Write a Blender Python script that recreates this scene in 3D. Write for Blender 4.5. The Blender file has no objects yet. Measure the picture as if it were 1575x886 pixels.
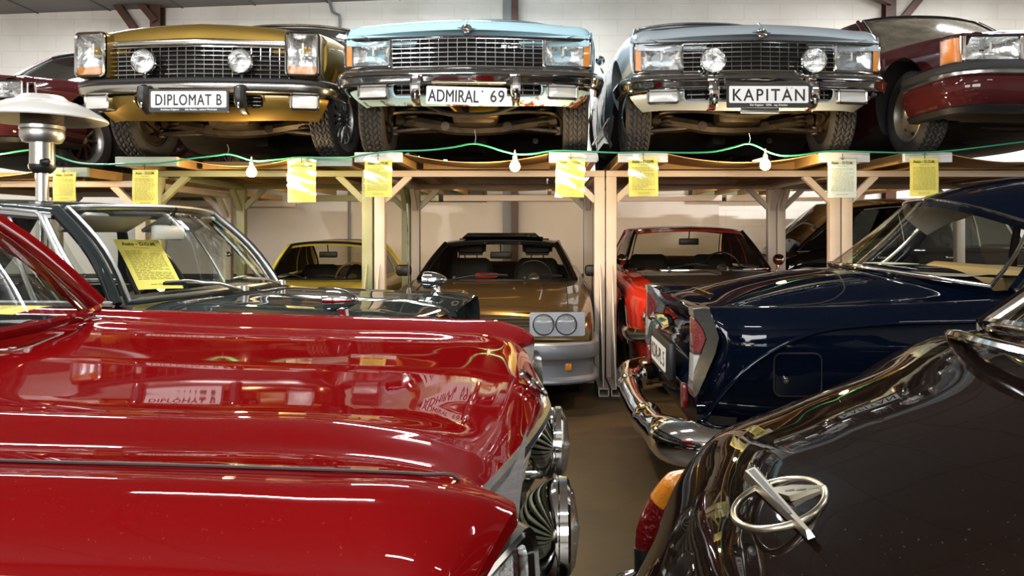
import bpy, bmesh, math, random
import numpy as np
from mathutils import Vector, Matrix, Euler
random.seed(7)
SC = bpy.context.scene
COL = SC.collection
PI = math.pi

# ------------------------------------------------------------------ naming / linking
def thing(name, label, cat, loc=(0, 0, 0), rz=0.0, group=None, rot=None):
    o = bpy.data.objects.new(name, None)
    o.empty_display_size = .1
    COL.objects.link(o)
    o.location = loc
    o.rotation_euler = rot if rot else (0, 0, rz)
    o['label'] = label
    o['category'] = cat
    if group: o['group'] = group
    return o

def tag(o, label, cat, group=None):
    o['label'] = label
    o['category'] = cat
    if group: o['group'] = group
    return o

def struct(o):
    o['kind'] = 'structure'
    return o

# ------------------------------------------------------------------ materials
def lin(c):
    if isinstance(c, str):
        c = c.lstrip('#')
        c = [int(c[i:i + 2], 16) / 255 for i in (0, 2, 4)]
    return tuple((v / 12.92 if v <= .04045 else ((v + .055) / 1.055) ** 2.4) for v in c) + (1.0,)

MATS = {}
def mat(name, col, rough=.5, metal=0., coat=0., bump=0., bscale=40., var=0., vscale=3., emit=None, estr=0., spec=.5, col2=None, crough=.03, detail=4):
    m = bpy.data.materials.new(name); m.use_nodes = True
    nt = m.node_tree; b = nt.nodes['Principled BSDF']
    b.inputs['Base Color'].default_value = lin(col)
    b.inputs['Roughness'].default_value = rough
    b.inputs['Metallic'].default_value = metal
    b.inputs['Coat Weight'].default_value = coat
    b.inputs['Coat Roughness'].default_value = crough
    b.inputs['Specular IOR Level'].default_value = spec
    if emit:
        b.inputs['Emission Color'].default_value = lin(emit)
        b.inputs['Emission Strength'].default_value = estr
    if bump or var:
        tc = nt.nodes.new('ShaderNodeTexCoord')
    if bump:
        n = nt.nodes.new('ShaderNodeTexNoise'); n.inputs['Scale'].default_value = bscale; n.inputs['Detail'].default_value = detail
        nt.links.new(tc.outputs['Object'], n.inputs['Vector'])
        bp = nt.nodes.new('ShaderNodeBump'); bp.inputs['Strength'].default_value = bump; bp.inputs['Distance'].default_value = .01
        nt.links.new(n.outputs['Fac'], bp.inputs['Height']); nt.links.new(bp.outputs['Normal'], b.inputs['Normal'])
    if var:
        n = nt.nodes.new('ShaderNodeTexNoise'); n.inputs['Scale'].default_value = vscale; n.inputs['Detail'].default_value = 6
        nt.links.new(tc.outputs['Object'], n.inputs['Vector'])
        r = nt.nodes.new('ShaderNodeValToRGB')
        c1 = lin(col); c2 = lin(col2) if col2 else tuple(v * (1 - var) for v in c1[:3]) + (1,)
        r.color_ramp.elements[0].position = .35; r.color_ramp.elements[0].color = c2
        r.color_ramp.elements[1].position = .65; r.color_ramp.elements[1].color = c1
        nt.links.new(n.outputs['Fac'], r.inputs['Fac']); nt.links.new(r.outputs['Color'], b.inputs['Base Color'])
    MATS[name] = m
    return m

def paint(name, col, metal=0., rough=.35, dust=0., coat=.62, dustcol='#8a7d6a'):
    m = mat(name, col, rough=rough, metal=metal, coat=coat, crough=.02, spec=.0)
    nt = m.node_tree; b = nt.nodes['Principled BSDF']
    tc = nt.nodes.new('ShaderNodeTexCoord')
    n = nt.nodes.new('ShaderNodeTexNoise'); n.inputs['Scale'].default_value = 260; n.inputs['Detail'].default_value = 2
    n2 = nt.nodes.new('ShaderNodeTexNoise'); n2.inputs['Scale'].default_value = 5; n2.inputs['Detail'].default_value = 5
    nt.links.new(tc.outputs['Object'], n.inputs['Vector']); nt.links.new(tc.outputs['Object'], n2.inputs['Vector'])
    r = nt.nodes.new('ShaderNodeValToRGB'); r.color_ramp.elements[0].position = .69; r.color_ramp.elements[1].position = .76
    nt.links.new(n.outputs['Fac'], r.inputs['Fac'])
    mx = nt.nodes.new('ShaderNodeMath'); mx.operation = 'MULTIPLY_ADD'
    nt.links.new(n2.outputs['Fac'], mx.inputs[0]); mx.inputs[1].default_value = dust * 1.2; nt.links.new(r.outputs['Color'], mx.inputs[2])
    ml = nt.nodes.new('ShaderNodeMath'); ml.operation = 'MULTIPLY'; ml.use_clamp = True
    nt.links.new(mx.outputs[0], ml.inputs[0]); ml.inputs[1].default_value = .12 if dust < .05 else .45
    mix = nt.nodes.new('ShaderNodeMix'); mix.data_type = 'RGBA'
    nt.links.new(ml.outputs[0], mix.inputs['Factor'])
    mix.inputs['A'].default_value = lin(col); mix.inputs['B'].default_value = lin(dustcol)
    nt.links.new(mix.outputs['Result'], b.inputs['Base Color'])
    return m

def glassm(name, tint=(.8, .82, .8), rough=.01, ior=1.5, bump=0., bscale=200., kind='plain', boost=1.0, dust=0.):
    m = bpy.data.materials.new(name); m.use_nodes = True
    nt = m.node_tree; nt.nodes.remove(nt.nodes['Principled BSDF'])
    out = nt.nodes['Material Output']
    t = nt.nodes.new('ShaderNodeBsdfTransparent'); t.inputs['Color'].default_value = (*tint, 1)
    g = nt.nodes.new('ShaderNodeBsdfGlossy'); g.inputs['Roughness'].default_value = rough
    f = nt.nodes.new('ShaderNodeFresnel')
    ge = nt.nodes.new('ShaderNodeNewGeometry'); mi = nt.nodes.new('ShaderNodeMath'); mi.operation = 'MULTIPLY_ADD'     # a thin sheet reflects alike from both sides
    nt.links.new(ge.outputs['Backfacing'], mi.inputs[0]); mi.inputs[1].default_value = 1 / ior - ior; mi.inputs[2].default_value = ior; nt.links.new(mi.outputs[0], f.inputs['IOR'])
    mu = nt.nodes.new('ShaderNodeMath'); mu.operation = 'MULTIPLY'; mu.inputs[1].default_value = boost; mu.use_clamp = True
    mx = nt.nodes.new('ShaderNodeMixShader')
    nt.links.new(f.outputs[0], mu.inputs[0]); nt.links.new(mu.outputs[0], mx.inputs[0])
    nt.links.new(t.outputs[0], mx.inputs[1]); nt.links.new(g.outputs[0], mx.inputs[2])
    last = mx
    if dust:
        d = nt.nodes.new('ShaderNodeBsdfDiffuse'); d.inputs['Color'].default_value = lin('#8a8170')
        tc = nt.nodes.new('ShaderNodeTexCoord'); n = nt.nodes.new('ShaderNodeTexNoise'); n.inputs['Scale'].default_value = 6; n.inputs['Detail'].default_value = 8
        nt.links.new(tc.outputs['Object'], n.inputs['Vector'])
        m2 = nt.nodes.new('ShaderNodeMath'); m2.operation = 'MULTIPLY'; m2.inputs[1].default_value = dust; nt.links.new(n.outputs['Fac'], m2.inputs[0])
        mx2 = nt.nodes.new('ShaderNodeMixShader'); nt.links.new(m2.outputs[0], mx2.inputs[0]); nt.links.new(mx.outputs[0], mx2.inputs[1]); nt.links.new(d.outputs[0], mx2.inputs[2])
        last = mx2
    if bump:
        tc = nt.nodes.new('ShaderNodeTexCoord')
        if kind == 'rib':
            n = nt.nodes.new('ShaderNodeTexWave'); n.inputs['Scale'].default_value = bscale; n.inputs['Distortion'].default_value = .5; n.bands_direction = 'X'
        else:
            n = nt.nodes.new('ShaderNodeTexNoise'); n.inputs['Scale'].default_value = bscale
        nt.links.new(tc.outputs['Object'], n.inputs['Vector'])
        bp = nt.nodes.new('ShaderNodeBump'); bp.inputs['Strength'].default_value = bump; bp.inputs['Distance'].default_value = .004
        nt.links.new(n.outputs['Fac'], bp.inputs['Height']); nt.links.new(bp.outputs[0], g.inputs['Normal'])
    nt.links.new(last.outputs[0], out.inputs['Surface'])
    MATS[name] = m
    return m

# ------------------------------------------------------------------ interpolation
def pchip(x, y, xq):
    x = np.asarray(x, float); y = np.asarray(y, float); n = len(x)
    sh = y.shape[1:]; y = y.reshape(n, -1)
    h = np.diff(x)[:, None]; d = np.diff(y, axis=0) / h
    m = np.zeros_like(y)
    if n == 2:
        m[:] = d[0]
    else:
        w1 = 2 * h[1:] + h[:-1]; w2 = h[1:] + 2 * h[:-1]
        same = (d[:-1] * d[1:]) > 0
        with np.errstate(divide='ignore', invalid='ignore'):
            hm = (w1 + w2) / (w1 / d[:-1] + w2 / d[1:])
        m[1:-1] = np.where(same, hm, 0)
        for e, (i, j) in ((0, (0, 1)), (-1, (-1, -2))):
            hi, hj = h[i], h[j]; di, dj = d[i], d[j]
            v = ((2 * hi + hj) * di - hi * dj) / (hi + hj)
            v = np.where(v * di <= 0, 0, v)
            v = np.where((di * dj <= 0) & (abs(v) > 3 * abs(di)), 3 * di, v)
            m[e] = v
    xq = np.asarray(xq, float)
    k = np.clip(np.searchsorted(x, xq, side='right') - 1, 0, n - 2)
    hh = (x[k + 1] - x[k])[:, None]; t = ((xq - x[k])[:, None]) / hh
    r = (2 * t**3 - 3 * t**2 + 1) * y[k] + (t**3 - 2 * t**2 + t) * hh * m[k] + (-2 * t**3 + 3 * t**2) * y[k + 1] + (t**3 - t**2) * hh * m[k + 1]
    return r.reshape((len(xq),) + sh)

def cubic(x, y, xq):
    """Catmull-Rom style C1 spline (non-uniform), softer than pchip"""
    x = np.asarray(x, float); y = np.asarray(y, float); n = len(x)
    sh = y.shape[1:]; y = y.reshape(n, -1)
    if n == 2: return pchip(x, y, xq).reshape((len(xq),) + sh)
    h = np.diff(x)[:, None]; d = np.diff(y, axis=0) / h
    m = np.zeros_like(y)
    m[1:-1] = (d[:-1] * h[1:] + d[1:] * h[:-1]) / (h[1:] + h[:-1])
    m[0] = 1.5 * d[0] - .5 * m[1]; m[-1] = 1.5 * d[-1] - .5 * m[-2]
    xq = np.asarray(xq, float)
    k = np.clip(np.searchsorted(x, xq, side='right') - 1, 0, n - 2)
    hh = (x[k + 1] - x[k])[:, None]; t = ((xq - x[k])[:, None]) / hh
    r = (2 * t**3 - 3 * t**2 + 1) * y[k] + (t**3 - 2 * t**2 + t) * hh * m[k] + (-2 * t**3 + 3 * t**2) * y[k + 1] + (t**3 - t**2) * hh * m[k + 1]
    return r.reshape((len(xq),) + sh)

def refine(C, sub, corners=(), soft=True):
    """interpolate control array C along axis 0, `sub` samples per interval, corners break the tangent"""
    C = np.asarray(C, float)
    n = len(C)
    cs = sorted(set([0, n - 1] + [c % n for c in corners]))
    out = []
    for a, b in zip(cs[:-1], cs[1:]):
        seg = C[a:b + 1]
        dd = np.linalg.norm(np.diff(seg, axis=0), axis=-1)
        if dd.ndim > 1: dd = dd.reshape(len(dd), -1).mean(axis=1)
        t = np.concatenate([[0], np.cumsum(np.maximum(dd, 1e-5))])
        q = np.concatenate([np.linspace(t[i], t[i + 1], sub, endpoint=False) for i in range(len(t) - 1)] + [[t[-1]]])
        r = (cubic if soft else pchip)(t, seg, q)
        out.append(r if not out else r[1:])
    return np.concatenate(out)

def path(pts, sub=6, corners=(), closed=False, soft=True):
    P = np.asarray(pts, float)
    if closed:
        n = len(P); Q = np.concatenate([P[-2:], P, P[:3]]); R = refine(Q, sub, (), soft)
        return R[2 * sub:(2 + n) * sub]
    return refine(P, sub, corners, soft)

# ------------------------------------------------------------------ mesh collector
class MB:
    def __init__(s):
        s.v = []; s.f = []; s.m = []; s.cur = 0; s.M = None
    def mt(s, i): s.cur = i; return s
    def add(s, vs, fs, M=None):
        b = len(s.v)
        M = M if M is not None else s.M
        if M is not None:
            vs = [tuple(M @ Vector(v)) for v in vs]
        s.v += [tuple(float(c) for c in v) for v in vs]
        s.f += [tuple(b + int(i) for i in f) for f in fs]; s.m += [s.cur] * len(fs)
        return s
    def bm(s, bm, M=None):
        bm.verts.ensure_lookup_table(); bm.verts.index_update()
        s.add([v.co[:] for v in bm.verts], [[v.index for v in f.verts] for f in bm.faces], M); bm.free(); return s
    def box(s, c, d, bev=0., rot=None, seg=2, M=None):
        bm = bmesh.new(); bmesh.ops.create_cube(bm, size=1)
        bmesh.ops.scale(bm, vec=d, verts=bm.verts)
        if bev: bmesh.ops.bevel(bm, geom=bm.edges[:], offset=min(bev, min(d) * .49), segments=seg, profile=.5, affect='EDGES')
        T = Matrix.Translation(c)
        if rot: T = T @ Euler(rot).to_matrix().to_4x4()
        bmesh.ops.transform(bm, matrix=T, verts=bm.verts)
        return s.bm(bm, M)
    def bar(s, p0, p1, w, h, bev=0., up=(0, 0, 1)):
        p0 = Vector(p0); p1 = Vector(p1); d = p1 - p0; z = d.normalized(); u = Vector(up)
        if abs(z.dot(u)) > .98: u = Vector((0, 1, 0))
        x = u.cross(z).normalized(); y = z.cross(x)
        R = Matrix((x, y, z)).transposed().to_4x4(); R.translation = (p0 + p1) / 2
        return s.box((0, 0, 0), (w, h, d.length), bev, M=R if s.M is None else s.M @ R)
    def grid(s, G, cu=False, cv=False, flip=False, keep=None):
        G = np.asarray(G); nv, nu = G.shape[:2]
        fs = []
        for i in range(nv if cv else nv - 1):
            for j in range(nu if cu else nu - 1):
                if keep is not None and not keep(i, j): continue
                a = i * nu + j; b = i * nu + (j + 1) % nu; c = ((i + 1) % nv) * nu + (j + 1) % nu; d = ((i + 1) % nv) * nu + j
                fs.append((a, d, c, b) if flip else (a, b, c, d))
        return s.add(G.reshape(-1, 3), fs)
    def ring_cap(s, ring, flip=False):
        s.add(ring, [tuple(range(len(ring)))[::(-1 if flip else 1)]]); return s
    def tube(s, pts, r, n=8, closed=False, rx=None, caps=True, up=None):
        P = [Vector(p) for p in pts]; m = len(P)
        R = r if hasattr(r, '__len__') else [r] * m
        T = []
        for i in range(m):
            if closed: d = P[(i + 1) % m] - P[i - 1]
            else: d = P[min(i + 1, m - 1)] - P[max(i - 1, 0)]
            T.append(d.normalized() if d.length > 1e-9 else Vector((0, 0, 1)))
        u = Vector(up) if up else Vector((0, 0, 1))
        if abs(u.dot(T[0])) > .95: u = Vector((1, 0, 0)) if abs(T[0].x) < .9 else Vector((0, 1, 0))
        G = []
        for i in range(m):
            if up: u = Vector(up)
            u = (u - T[i] * u.dot(T[i]))
            u = u.normalized() if u.length > 1e-6 else Vector((0, 1, 0))
            w = T[i].cross(u)
            a = R[i]; b = (rx[i] if hasattr(rx, '__len__') else rx) if rx is not None else a
            G.append([P[i] + u * (a * math.cos(2 * PI * k / n)) + w * (b * math.sin(2 * PI * k / n)) for k in range(n)])
        G = np.array([[list(q) for q in row] for row in G])
        s.grid(G, cu=True, cv=closed)
        if caps and not closed:
            s.ring_cap(G[0], True); s.ring_cap(G[-1])
        return s
    def lathe(s, prof, n=32, M=None, cap0=False, cap1=False):
        """profile [(r, z)] around z"""
        G = np.array([[(r * math.cos(2 * PI * k / n), r * math.sin(2 * PI * k / n), z) for k in range(n)] for r, z in prof])
        old = s.M
        if M is not None: s.M = M if old is None else old @ M
        s.grid(G, cu=True)
        if cap0: s.ring_cap(G[0], True)
        if cap1: s.ring_cap(G[-1])
        s.M = old
        return s
    def prism(s, poly, d, M=None):
        """poly [(x, y)] extruded from z=0 to z=d"""
        n = len(poly); vs = [(x, y, 0) for x, y in poly] + [(x, y, d) for x, y in poly]
        fs = [tuple(range(n))[::-1], tuple(range(n, 2 * n))] + [(i, (i + 1) % n, n + (i + 1) % n, n + i) for i in range(n)]
        old = s.M
        if M is not None: s.M = M if old is None else old @ M
        s.add(vs, fs); s.M = old; return s
    def text(s, t, M, size=.1, ext=.001, sx=1., off=0., align='CENTER', sp=1.0):
        cu = bpy.data.curves.new('t', 'FONT'); cu.body = t; cu.size = size; cu.extrude = ext; cu.offset = off
        cu.align_x = align; cu.align_y = 'CENTER'; cu.space_character = sp; cu.resolution_u = 4
        o = bpy.data.objects.new('t', cu); COL.objects.link(o)
        me = o.to_mesh(depsgraph=bpy.context.evaluated_depsgraph_get()) if False else None
        dg = bpy.context.evaluated_depsgraph_get(); e = o.evaluated_get(dg); me = e.to_mesh()
        S = Matrix.Diagonal((sx, 1, 1, 1))
        s.add([v.co[:] for v in me.vertices], [p.vertices[:] for p in me.polygons], (M if s.M is None else s.M @ M) @ S)
        e.to_mesh_clear(); bpy.data.objects.remove(o); bpy.data.curves.remove(cu)
        return s
    def text_fit(s, t, M, w, h, ext=.0008, off=.0, sp=1.0):
        q = MB(); q.text(t, Matrix(), h * 1.4, ext, 1, 0, sp=sp)
        V = np.array(q.v); lo = V.min(axis=0); hi = V.max(axis=0)
        V[:, 0] = (V[:, 0] - (lo[0] + hi[0]) / 2) * w / (hi[0] - lo[0]); V[:, 1] = (V[:, 1] - (lo[1] + hi[1]) / 2) * h / (hi[1] - lo[1])
        for k, (dx, dy) in enumerate(((0, 0), (off, 0), (-off, 0), (0, off), (0, -off)) if off else ((0, 0),)):
            s.add([(v[0] + dx, v[1] + dy, v[2] + k * 2e-5) for v in V], q.f, M if s.M is None else s.M @ M)
        return s
    def mirror_x(s):
        n = len(s.v); k = len(s.f)
        s.v += [(-x, y, z) for x, y, z in s.v[:n]]
        s.f += [tuple(n + i for i in f[::-1]) for f in s.f[:k]]; s.m += s.m[:k]
        return s
    def mesh(s, name, mats, smooth=True, ang=38, weld=0.):
        me = bpy.data.meshes.new(name)
        me.from_pydata(s.v, [], s.f)
        for m in (mats if isinstance(mats, (list, tuple)) else [mats]): me.materials.append(m)
        if len(set(s.m)) > 1 or (s.m and s.m[0]): me.polygons.foreach_set('material_index', s.m)
        bm = bmesh.new(); bm.from_mesh(me)
        if weld: bmesh.ops.remove_doubles(bm, verts=bm.verts, dist=weld)
        bmesh.ops.recalc_face_normals(bm, faces=bm.faces)
        bm.to_mesh(me); bm.free()
        if smooth:
            me.polygons.foreach_set('use_smooth', [True] * len(me.polygons))
            me.set_sharp_from_angle(angle=math.radians(ang))
        me.update()
        return me
    def build(s, name, mats, parent=None, smooth=True, ang=38, weld=0.):
        o = bpy.data.objects.new(name, s.mesh(name, mats, smooth, ang, weld))
        COL.objects.link(o)
        if parent: o.parent = parent
        return o

def obj(name, me, parent=None, loc=(0, 0, 0), rot=(0, 0, 0), scale=(1, 1, 1)):
    o = bpy.data.objects.new(name, me); COL.objects.link(o)
    o.location = loc; o.rotation_euler = rot; o.scale = scale
    if parent: o.parent = parent
    return o

def sweep(path2, prof, zf=None, closed=False):
    """path2 [(x,y[,z])] in plan, prof [(out, up)] ; outward = right-hand normal. returns grid"""
    P = np.asarray(path2, float); m = len(P)
    G = []
    for i in range(m):
        d = P[min(i + 1, m - 1)][:2] - P[max(i - 1, 0)][:2]; d = d / max(np.linalg.norm(d), 1e-9)
        n = np.array([d[1], -d[0]])
        z0 = P[i][2] if P.shape[1] > 2 else 0
        G.append([(P[i][0] + n[0] * a, P[i][1] + n[1] * a, z0 + b) for a, b in prof])
    return np.array(G)

def RX(a): return Matrix.Rotation(a, 4, 'X')
def RY(a): return Matrix.Rotation(a, 4, 'Y')
def RZ(a): return Matrix.Rotation(a, 4, 'Z')
def TR(*a): return Matrix.Translation(a)
FRONT = RX(PI / 2)          # text plane facing -Y
# ------------------------------------------------------------------ picture geometry (camera model of the photograph)
H0, F0, CX, HY = 1.235, 1225.0, 838.0, 358.0
def P(px, py, Y):
    return Vector(((px - CX) / F0 * Y, Y, H0 - (py - HY) / F0 * Y))
def boolean(o, cutters, mat_cut=None):
    cut = MB()
    if mat_cut is not None:
        o.data.materials.append(mat_cut)
    for c in cutters: c(cut)
    me = cut.mesh('cut', mat_cut or o.data.materials[0], smooth=False)
    c = bpy.data.objects.new('cut', me); COL.objects.link(c)
    c.parent = o.parent
    md = o.modifiers.new('b', 'BOOLEAN'); md.operation = 'DIFFERENCE'; md.object = c; md.solver = 'EXACT'
    md.use_self = True
    md.material_mode = 'TRANSFER'
    dg = bpy.context.evaluated_depsgraph_get(); dg.update()
    new = bpy.data.meshes.new_from_object(o.evaluated_get(dg))
    o.modifiers.clear(); o.data = new
    bpy.data.objects.remove(c)
    new.polygons.foreach_set('use_smooth', [True] * len(new.polygons))
    new.set_sharp_from_angle(angle=math.radians(32))
    return o
# ================================================================== materials
CH = mat('chrome', '#e4e4e2', rough=.07, metal=1.)
CHD = mat('chrome_dusty', '#b9b7b2', rough=.2, metal=1., bump=.03, bscale=60)
SILV = mat('reflector', '#f4f4f4', rough=.2, metal=.88, bump=.7, bscale=26)
ALU = mat('aluminium', '#b9bab8', rough=.32, metal=1.)
BLK = mat('black_plastic', '#141414', rough=.45)
RUB = mat('rubber', '#1b1a19', rough=.7, bump=.15, bscale=90)
TYRE = mat('tyre_rubber', '#2b2928', rough=.8, var=.4, vscale=8)
DARK = mat('dark_cavity', '#0d0c0b', rough=.9)
UNDER = mat('underbody', '#241d16', rough=.8, var=.5, vscale=9, bump=.3, bscale=30)
OILY = mat('oily_metal', '#4a4034', rough=.5, metal=.6, var=.5, vscale=14)
BRASS = mat('brass_part', '#8a6a2c', rough=.4, metal=.9)
WHITE = mat('plate_white', '#dcdad6', rough=.45)
INK = mat('ink_black', '#0c0c0c', rough=.6)
TEXTW = mat('white_print', '#d5d5d5', rough=.6)
AMBER = mat('amber_lens', '#c9791f', rough=.15, coat=1., bump=.25, bscale=120)
REDL = mat('red_lens', '#6e0d0c', rough=.12, coat=1., bump=.6, bscale=120)
CLEARL = mat('clear_lens', '#c9c7bf', rough=.15, coat=1., bump=.25, bscale=90)
TRIMC = mat('interior_black', '#161514', rough=.7)
LINER = mat('headlining', '#b9b5ab', rough=.8)
SEATB = mat('seat_black', '#191817', rough=.55, bump=.1, bscale=60)
SEATR = mat('seat_red', '#8a1a18', rough=.7)
G_LENS = glassm('lens_glass', (.86, .87, .86), rough=.03, bump=.25, bscale=60, kind='rib', boost=1.4)
G_WIN = glassm('window_glass', (.88, .9, .88), boost=1.0)
G_LOW = glassm('windscreen_glass', (.80, .81, .79), boost=.55)
G_DARK = glassm('window_glass_dark', (.40, .40, .38), boost=1.2)
G_DUST = glassm('window_glass_dusty', (.55, .53, .48), boost=.9, rough=.08, dust=.95)
G_RACK = glassm('window_glass_shaded', (.77, .76, .70), boost=.8)
SLEEVE = glassm('plastic_sleeve', (.95, .95, .93), rough=.08, boost=1.6, bump=.15, bscale=14)
WOODF = mat('cream_steel', '#cdbfb0', rough=.5, var=.05, vscale=2)
GREENF = mat('green_steel', '#9a9b74', rough=.5, var=.06, vscale=2)
BOARD = mat('runway_white', '#cdcbc4', rough=.6, var=.15, vscale=9)
BOARDG = mat('runway_green', '#8f9c8e', rough=.6, var=.15, vscale=9)
PLY = mat('plywood', '#a8844e', rough=.65, var=.25, vscale=2.5)
BROWNST = mat('brown_steel', '#4b2c1e', rough=.5, var=.2)
GREYST = mat('grey_steel', '#77797a', rough=.5)
PAPER = mat('yellow_paper', '#f5e36e', rough=.75)
PAPERW = mat('pale_paper', '#dfe2cf', rough=.75)
PINK = mat('paper_ink', '#8a8a3a', rough=.8)
GREENC = mat('green_cable', '#2c8562', rough=.4)
RUSTM = mat('rust', '#6b3416', rough=.9, bump=.5, bscale=60)

# ================================================================== the hall
def brick_mat(name, c1, c2, sc, rough=.7, bump=.1):
    m = bpy.data.materials.new(name); m.use_nodes = True; nt = m.node_tree; b = nt.nodes['Principled BSDF']
    tc = nt.nodes.new('ShaderNodeTexCoord'); mp = nt.nodes.new('ShaderNodeMapping')
    mp.inputs['Rotation'].default_value = (PI / 2, 0, 0)
    nt.links.new(tc.outputs['Object'], mp.inputs[0])
    br = nt.nodes.new('ShaderNodeTexBrick'); br.inputs['Scale'].default_value = sc
    br.inputs['Color1'].default_value = lin(c1); br.inputs['Color2'].default_value = lin(c2); br.inputs['Mortar'].default_value = lin('#dcd6cc')
    br.inputs['Mortar Size'].default_value = .008; br.inputs['Brick Width'].default_value = .5; br.inputs['Row Height'].default_value = .22
    nt.links.new(mp.outputs[0], br.inputs['Vector'])
    n = nt.nodes.new('ShaderNodeTexNoise'); n.inputs['Scale'].default_value = 1.3; n.inputs['Detail'].default_value = 7
    nt.links.new(tc.outputs['Object'], n.inputs['Vector'])
    mx = nt.nodes.new('ShaderNodeMix'); mx.data_type = 'RGBA'; mx.blend_type = 'MULTIPLY'
    r = nt.nodes.new('ShaderNodeValToRGB'); r.color_ramp.elements[0].color = (.82, .8, .77, 1); r.color_ramp.elements[1].color = (1, 1, 1, 1)
    r.color_ramp.elements[0].position = .3; r.color_ramp.elements[1].position = .6
    nt.links.new(n.outputs['Fac'], r.inputs[0])
    mx.inputs['Factor'].default_value = 1; nt.links.new(br.outputs['Color'], mx.inputs['A']); nt.links.new(r.outputs[0], mx.inputs['B'])
    nt.links.new(mx.outputs['Result'], b.inputs['Base Color'])
    bp = nt.nodes.new('ShaderNodeBump'); bp.inputs['Strength'].default_value = bump; bp.inputs['Distance'].default_value = .01; bp.invert = True
    nt.links.new(br.outputs['Fac'], bp.inputs['Height']); nt.links.new(bp.outputs[0], b.inputs['Normal'])
    b.inputs['Roughness'].default_value = rough
    return m
WALLM = brick_mat('painted_block', '#e6e1d8', '#e2ddd4', 1.0)
PLAIN = mat('wall_plaster', '#c9c4bb', rough=.8)
CEILM = mat('ceiling_panel', '#777370', rough=.8, var=.15, vscale=1.2)

def floor_mat():
    m = mat('concrete_floor', '#6f6048', rough=.55)
    nt = m.node_tree; b = nt.nodes['Principled BSDF']
    tc = nt.nodes.new('ShaderNodeTexCoord')
    def noise(sc, d):
        n = nt.nodes.new('ShaderNodeTexNoise'); n.inputs['Scale'].default_value = sc; n.inputs['Detail'].default_value = d
        nt.links.new(tc.outputs['Object'], n.inputs['Vector']); return n
    a = noise(1.6, 9); c = noise(7, 6)
    r = nt.nodes.new('ShaderNodeValToRGB'); r.color_ramp.elements[0].position = .35; r.color_ramp.elements[0].color = lin('#221808')
    r.color_ramp.elements[1].position = .66; r.color_ramp.elements[1].color = lin('#3b2a0e')
    nt.links.new(a.outputs['Fac'], r.inputs[0])
    r2 = nt.nodes.new('ShaderNodeValToRGB'); r2.color_ramp.elements[0].position = .3; r2.color_ramp.elements[0].color = (.25, .23, .2, 1)
    r2.color_ramp.elements[1].position = .46; r2.color_ramp.elements[1].color = (1, 1, 1, 1)
    nt.links.new(c.outputs['Fac'], r2.inputs[0])
    mx = nt.nodes.new('ShaderNodeMix'); mx.data_type = 'RGBA'; mx.blend_type = 'MULTIPLY'; mx.inputs['Factor'].default_value = .55
    nt.links.new(r.outputs[0], mx.inputs['A']); nt.links.new(r2.outputs[0], mx.inputs['B'])
    nt.links.new(mx.outputs['Result'], b.inputs['Base Color'])
    bp = nt.nodes.new('ShaderNodeBump'); bp.inputs['Strength'].default_value = .2; bp.inputs['Distance'].default_value = .01
    nt.links.new(c.outputs['Fac'], bp.inputs['Height']); nt.links.new(bp.outputs[0], b.inputs['Normal'])
    return m
XL, XR, YB, YW = -8.5, 8.5, -5.0, 11.0
def ceil_z(x): return 4.53 + .037 * x
struct(MB().box(((XL + XR) / 2, (YB + YW) / 2, -.05), (XR - XL, YW - YB, .1)).build('floor', floor_mat(), smooth=False))
struct(MB().box(((XL + XR) / 2, YW + .1, 2.6), (XR - XL + .4, .2, 5.4)).build('wall_back', WALLM, smooth=False))
struct(MB().box((XL - .1, (YB + YW) / 2, 2.6), (.2, YW - YB, 5.4)).build('wall_left', PLAIN, smooth=False))
struct(MB().box((XR + .1, (YB + YW) / 2, 2.6), (.2, YW - YB, 5.4)).build('wall_right', PLAIN, smooth=False))
# wall behind the camera, with two window openings
wf = MB()
for x0, x1, z0, z1 in ((XL, -7.2, 0, 5.3), (-3.2, -2.2, 0, 5.3), (1.8, XR, 0, 5.3), (-7.2, -3.2, 0, 1.5), (-2.2, 1.8, 0, 1.5), (-7.2, -3.2, 3.5, 5.3), (-2.2, 1.8, 3.5, 5.3)):
    wf.box(((x0 + x1) / 2, YB - .1, (z0 + z1) / 2), (x1 - x0, .2, z1 - z0))
struct(wf.build('wall_front', PLAIN, smooth=False))
for k, xc in ((1, -5.2), (2, -.2)):
    w = MB()
    for x in (-2, -.667, .667, 2): w.box((xc + x * .985, YB - .1, 2.5), (.06, .08, 2.0))
    for z in (1.53, 2.5, 3.47): w.box((xc, YB - .1, z), (4.0, .08, .06))
    wo = struct(w.build('window_%d' % k, GREYST, smooth=False))
    g = MB().box((xc, YB - .1, 2.5), (3.98, .01, 1.98)).build('pane', G_WIN, wo, smooth=False)
c = MB()
c.add([(XL, YB, ceil_z(XL)), (XR, YB, ceil_z(XR)), (XR, YW, ceil_z(XR)), (XL, YW, ceil_z(XL)),
       (XL, YB, ceil_z(XL) + .15), (XR, YB, ceil_z(XR) + .15), (XR, YW, ceil_z(XR) + .15), (XL, YW, ceil_z(XL) + .15)],
      [(0, 1, 2, 3), (7, 6, 5, 4), (0, 4, 5, 1), (1, 5, 6, 2), (2, 6, 7, 3), (3, 7, 4, 0)])
struct(c.build('ceiling', CEILM, smooth=False))
j = MB()
for y in (2.2, 4.4, 6.6, 8.8, 10.0):
    j.add([(XL, y, ceil_z(XL) - .012), (XR, y, ceil_z(XR) - .012), (XR, y + .03, ceil_z(XR) - .012), (XL, y + .03, ceil_z(XL) - .012),
           (XL, y, ceil_z(XL)), (XR, y, ceil_z(XR)), (XR, y + .03, ceil_z(XR)), (XL, y + .03, ceil_z(XL))],
          [(0, 1, 2, 3), (0, 4, 5, 1), (1, 5, 6, 2), (2, 6, 7, 3), (3, 7, 4, 0)])
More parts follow.
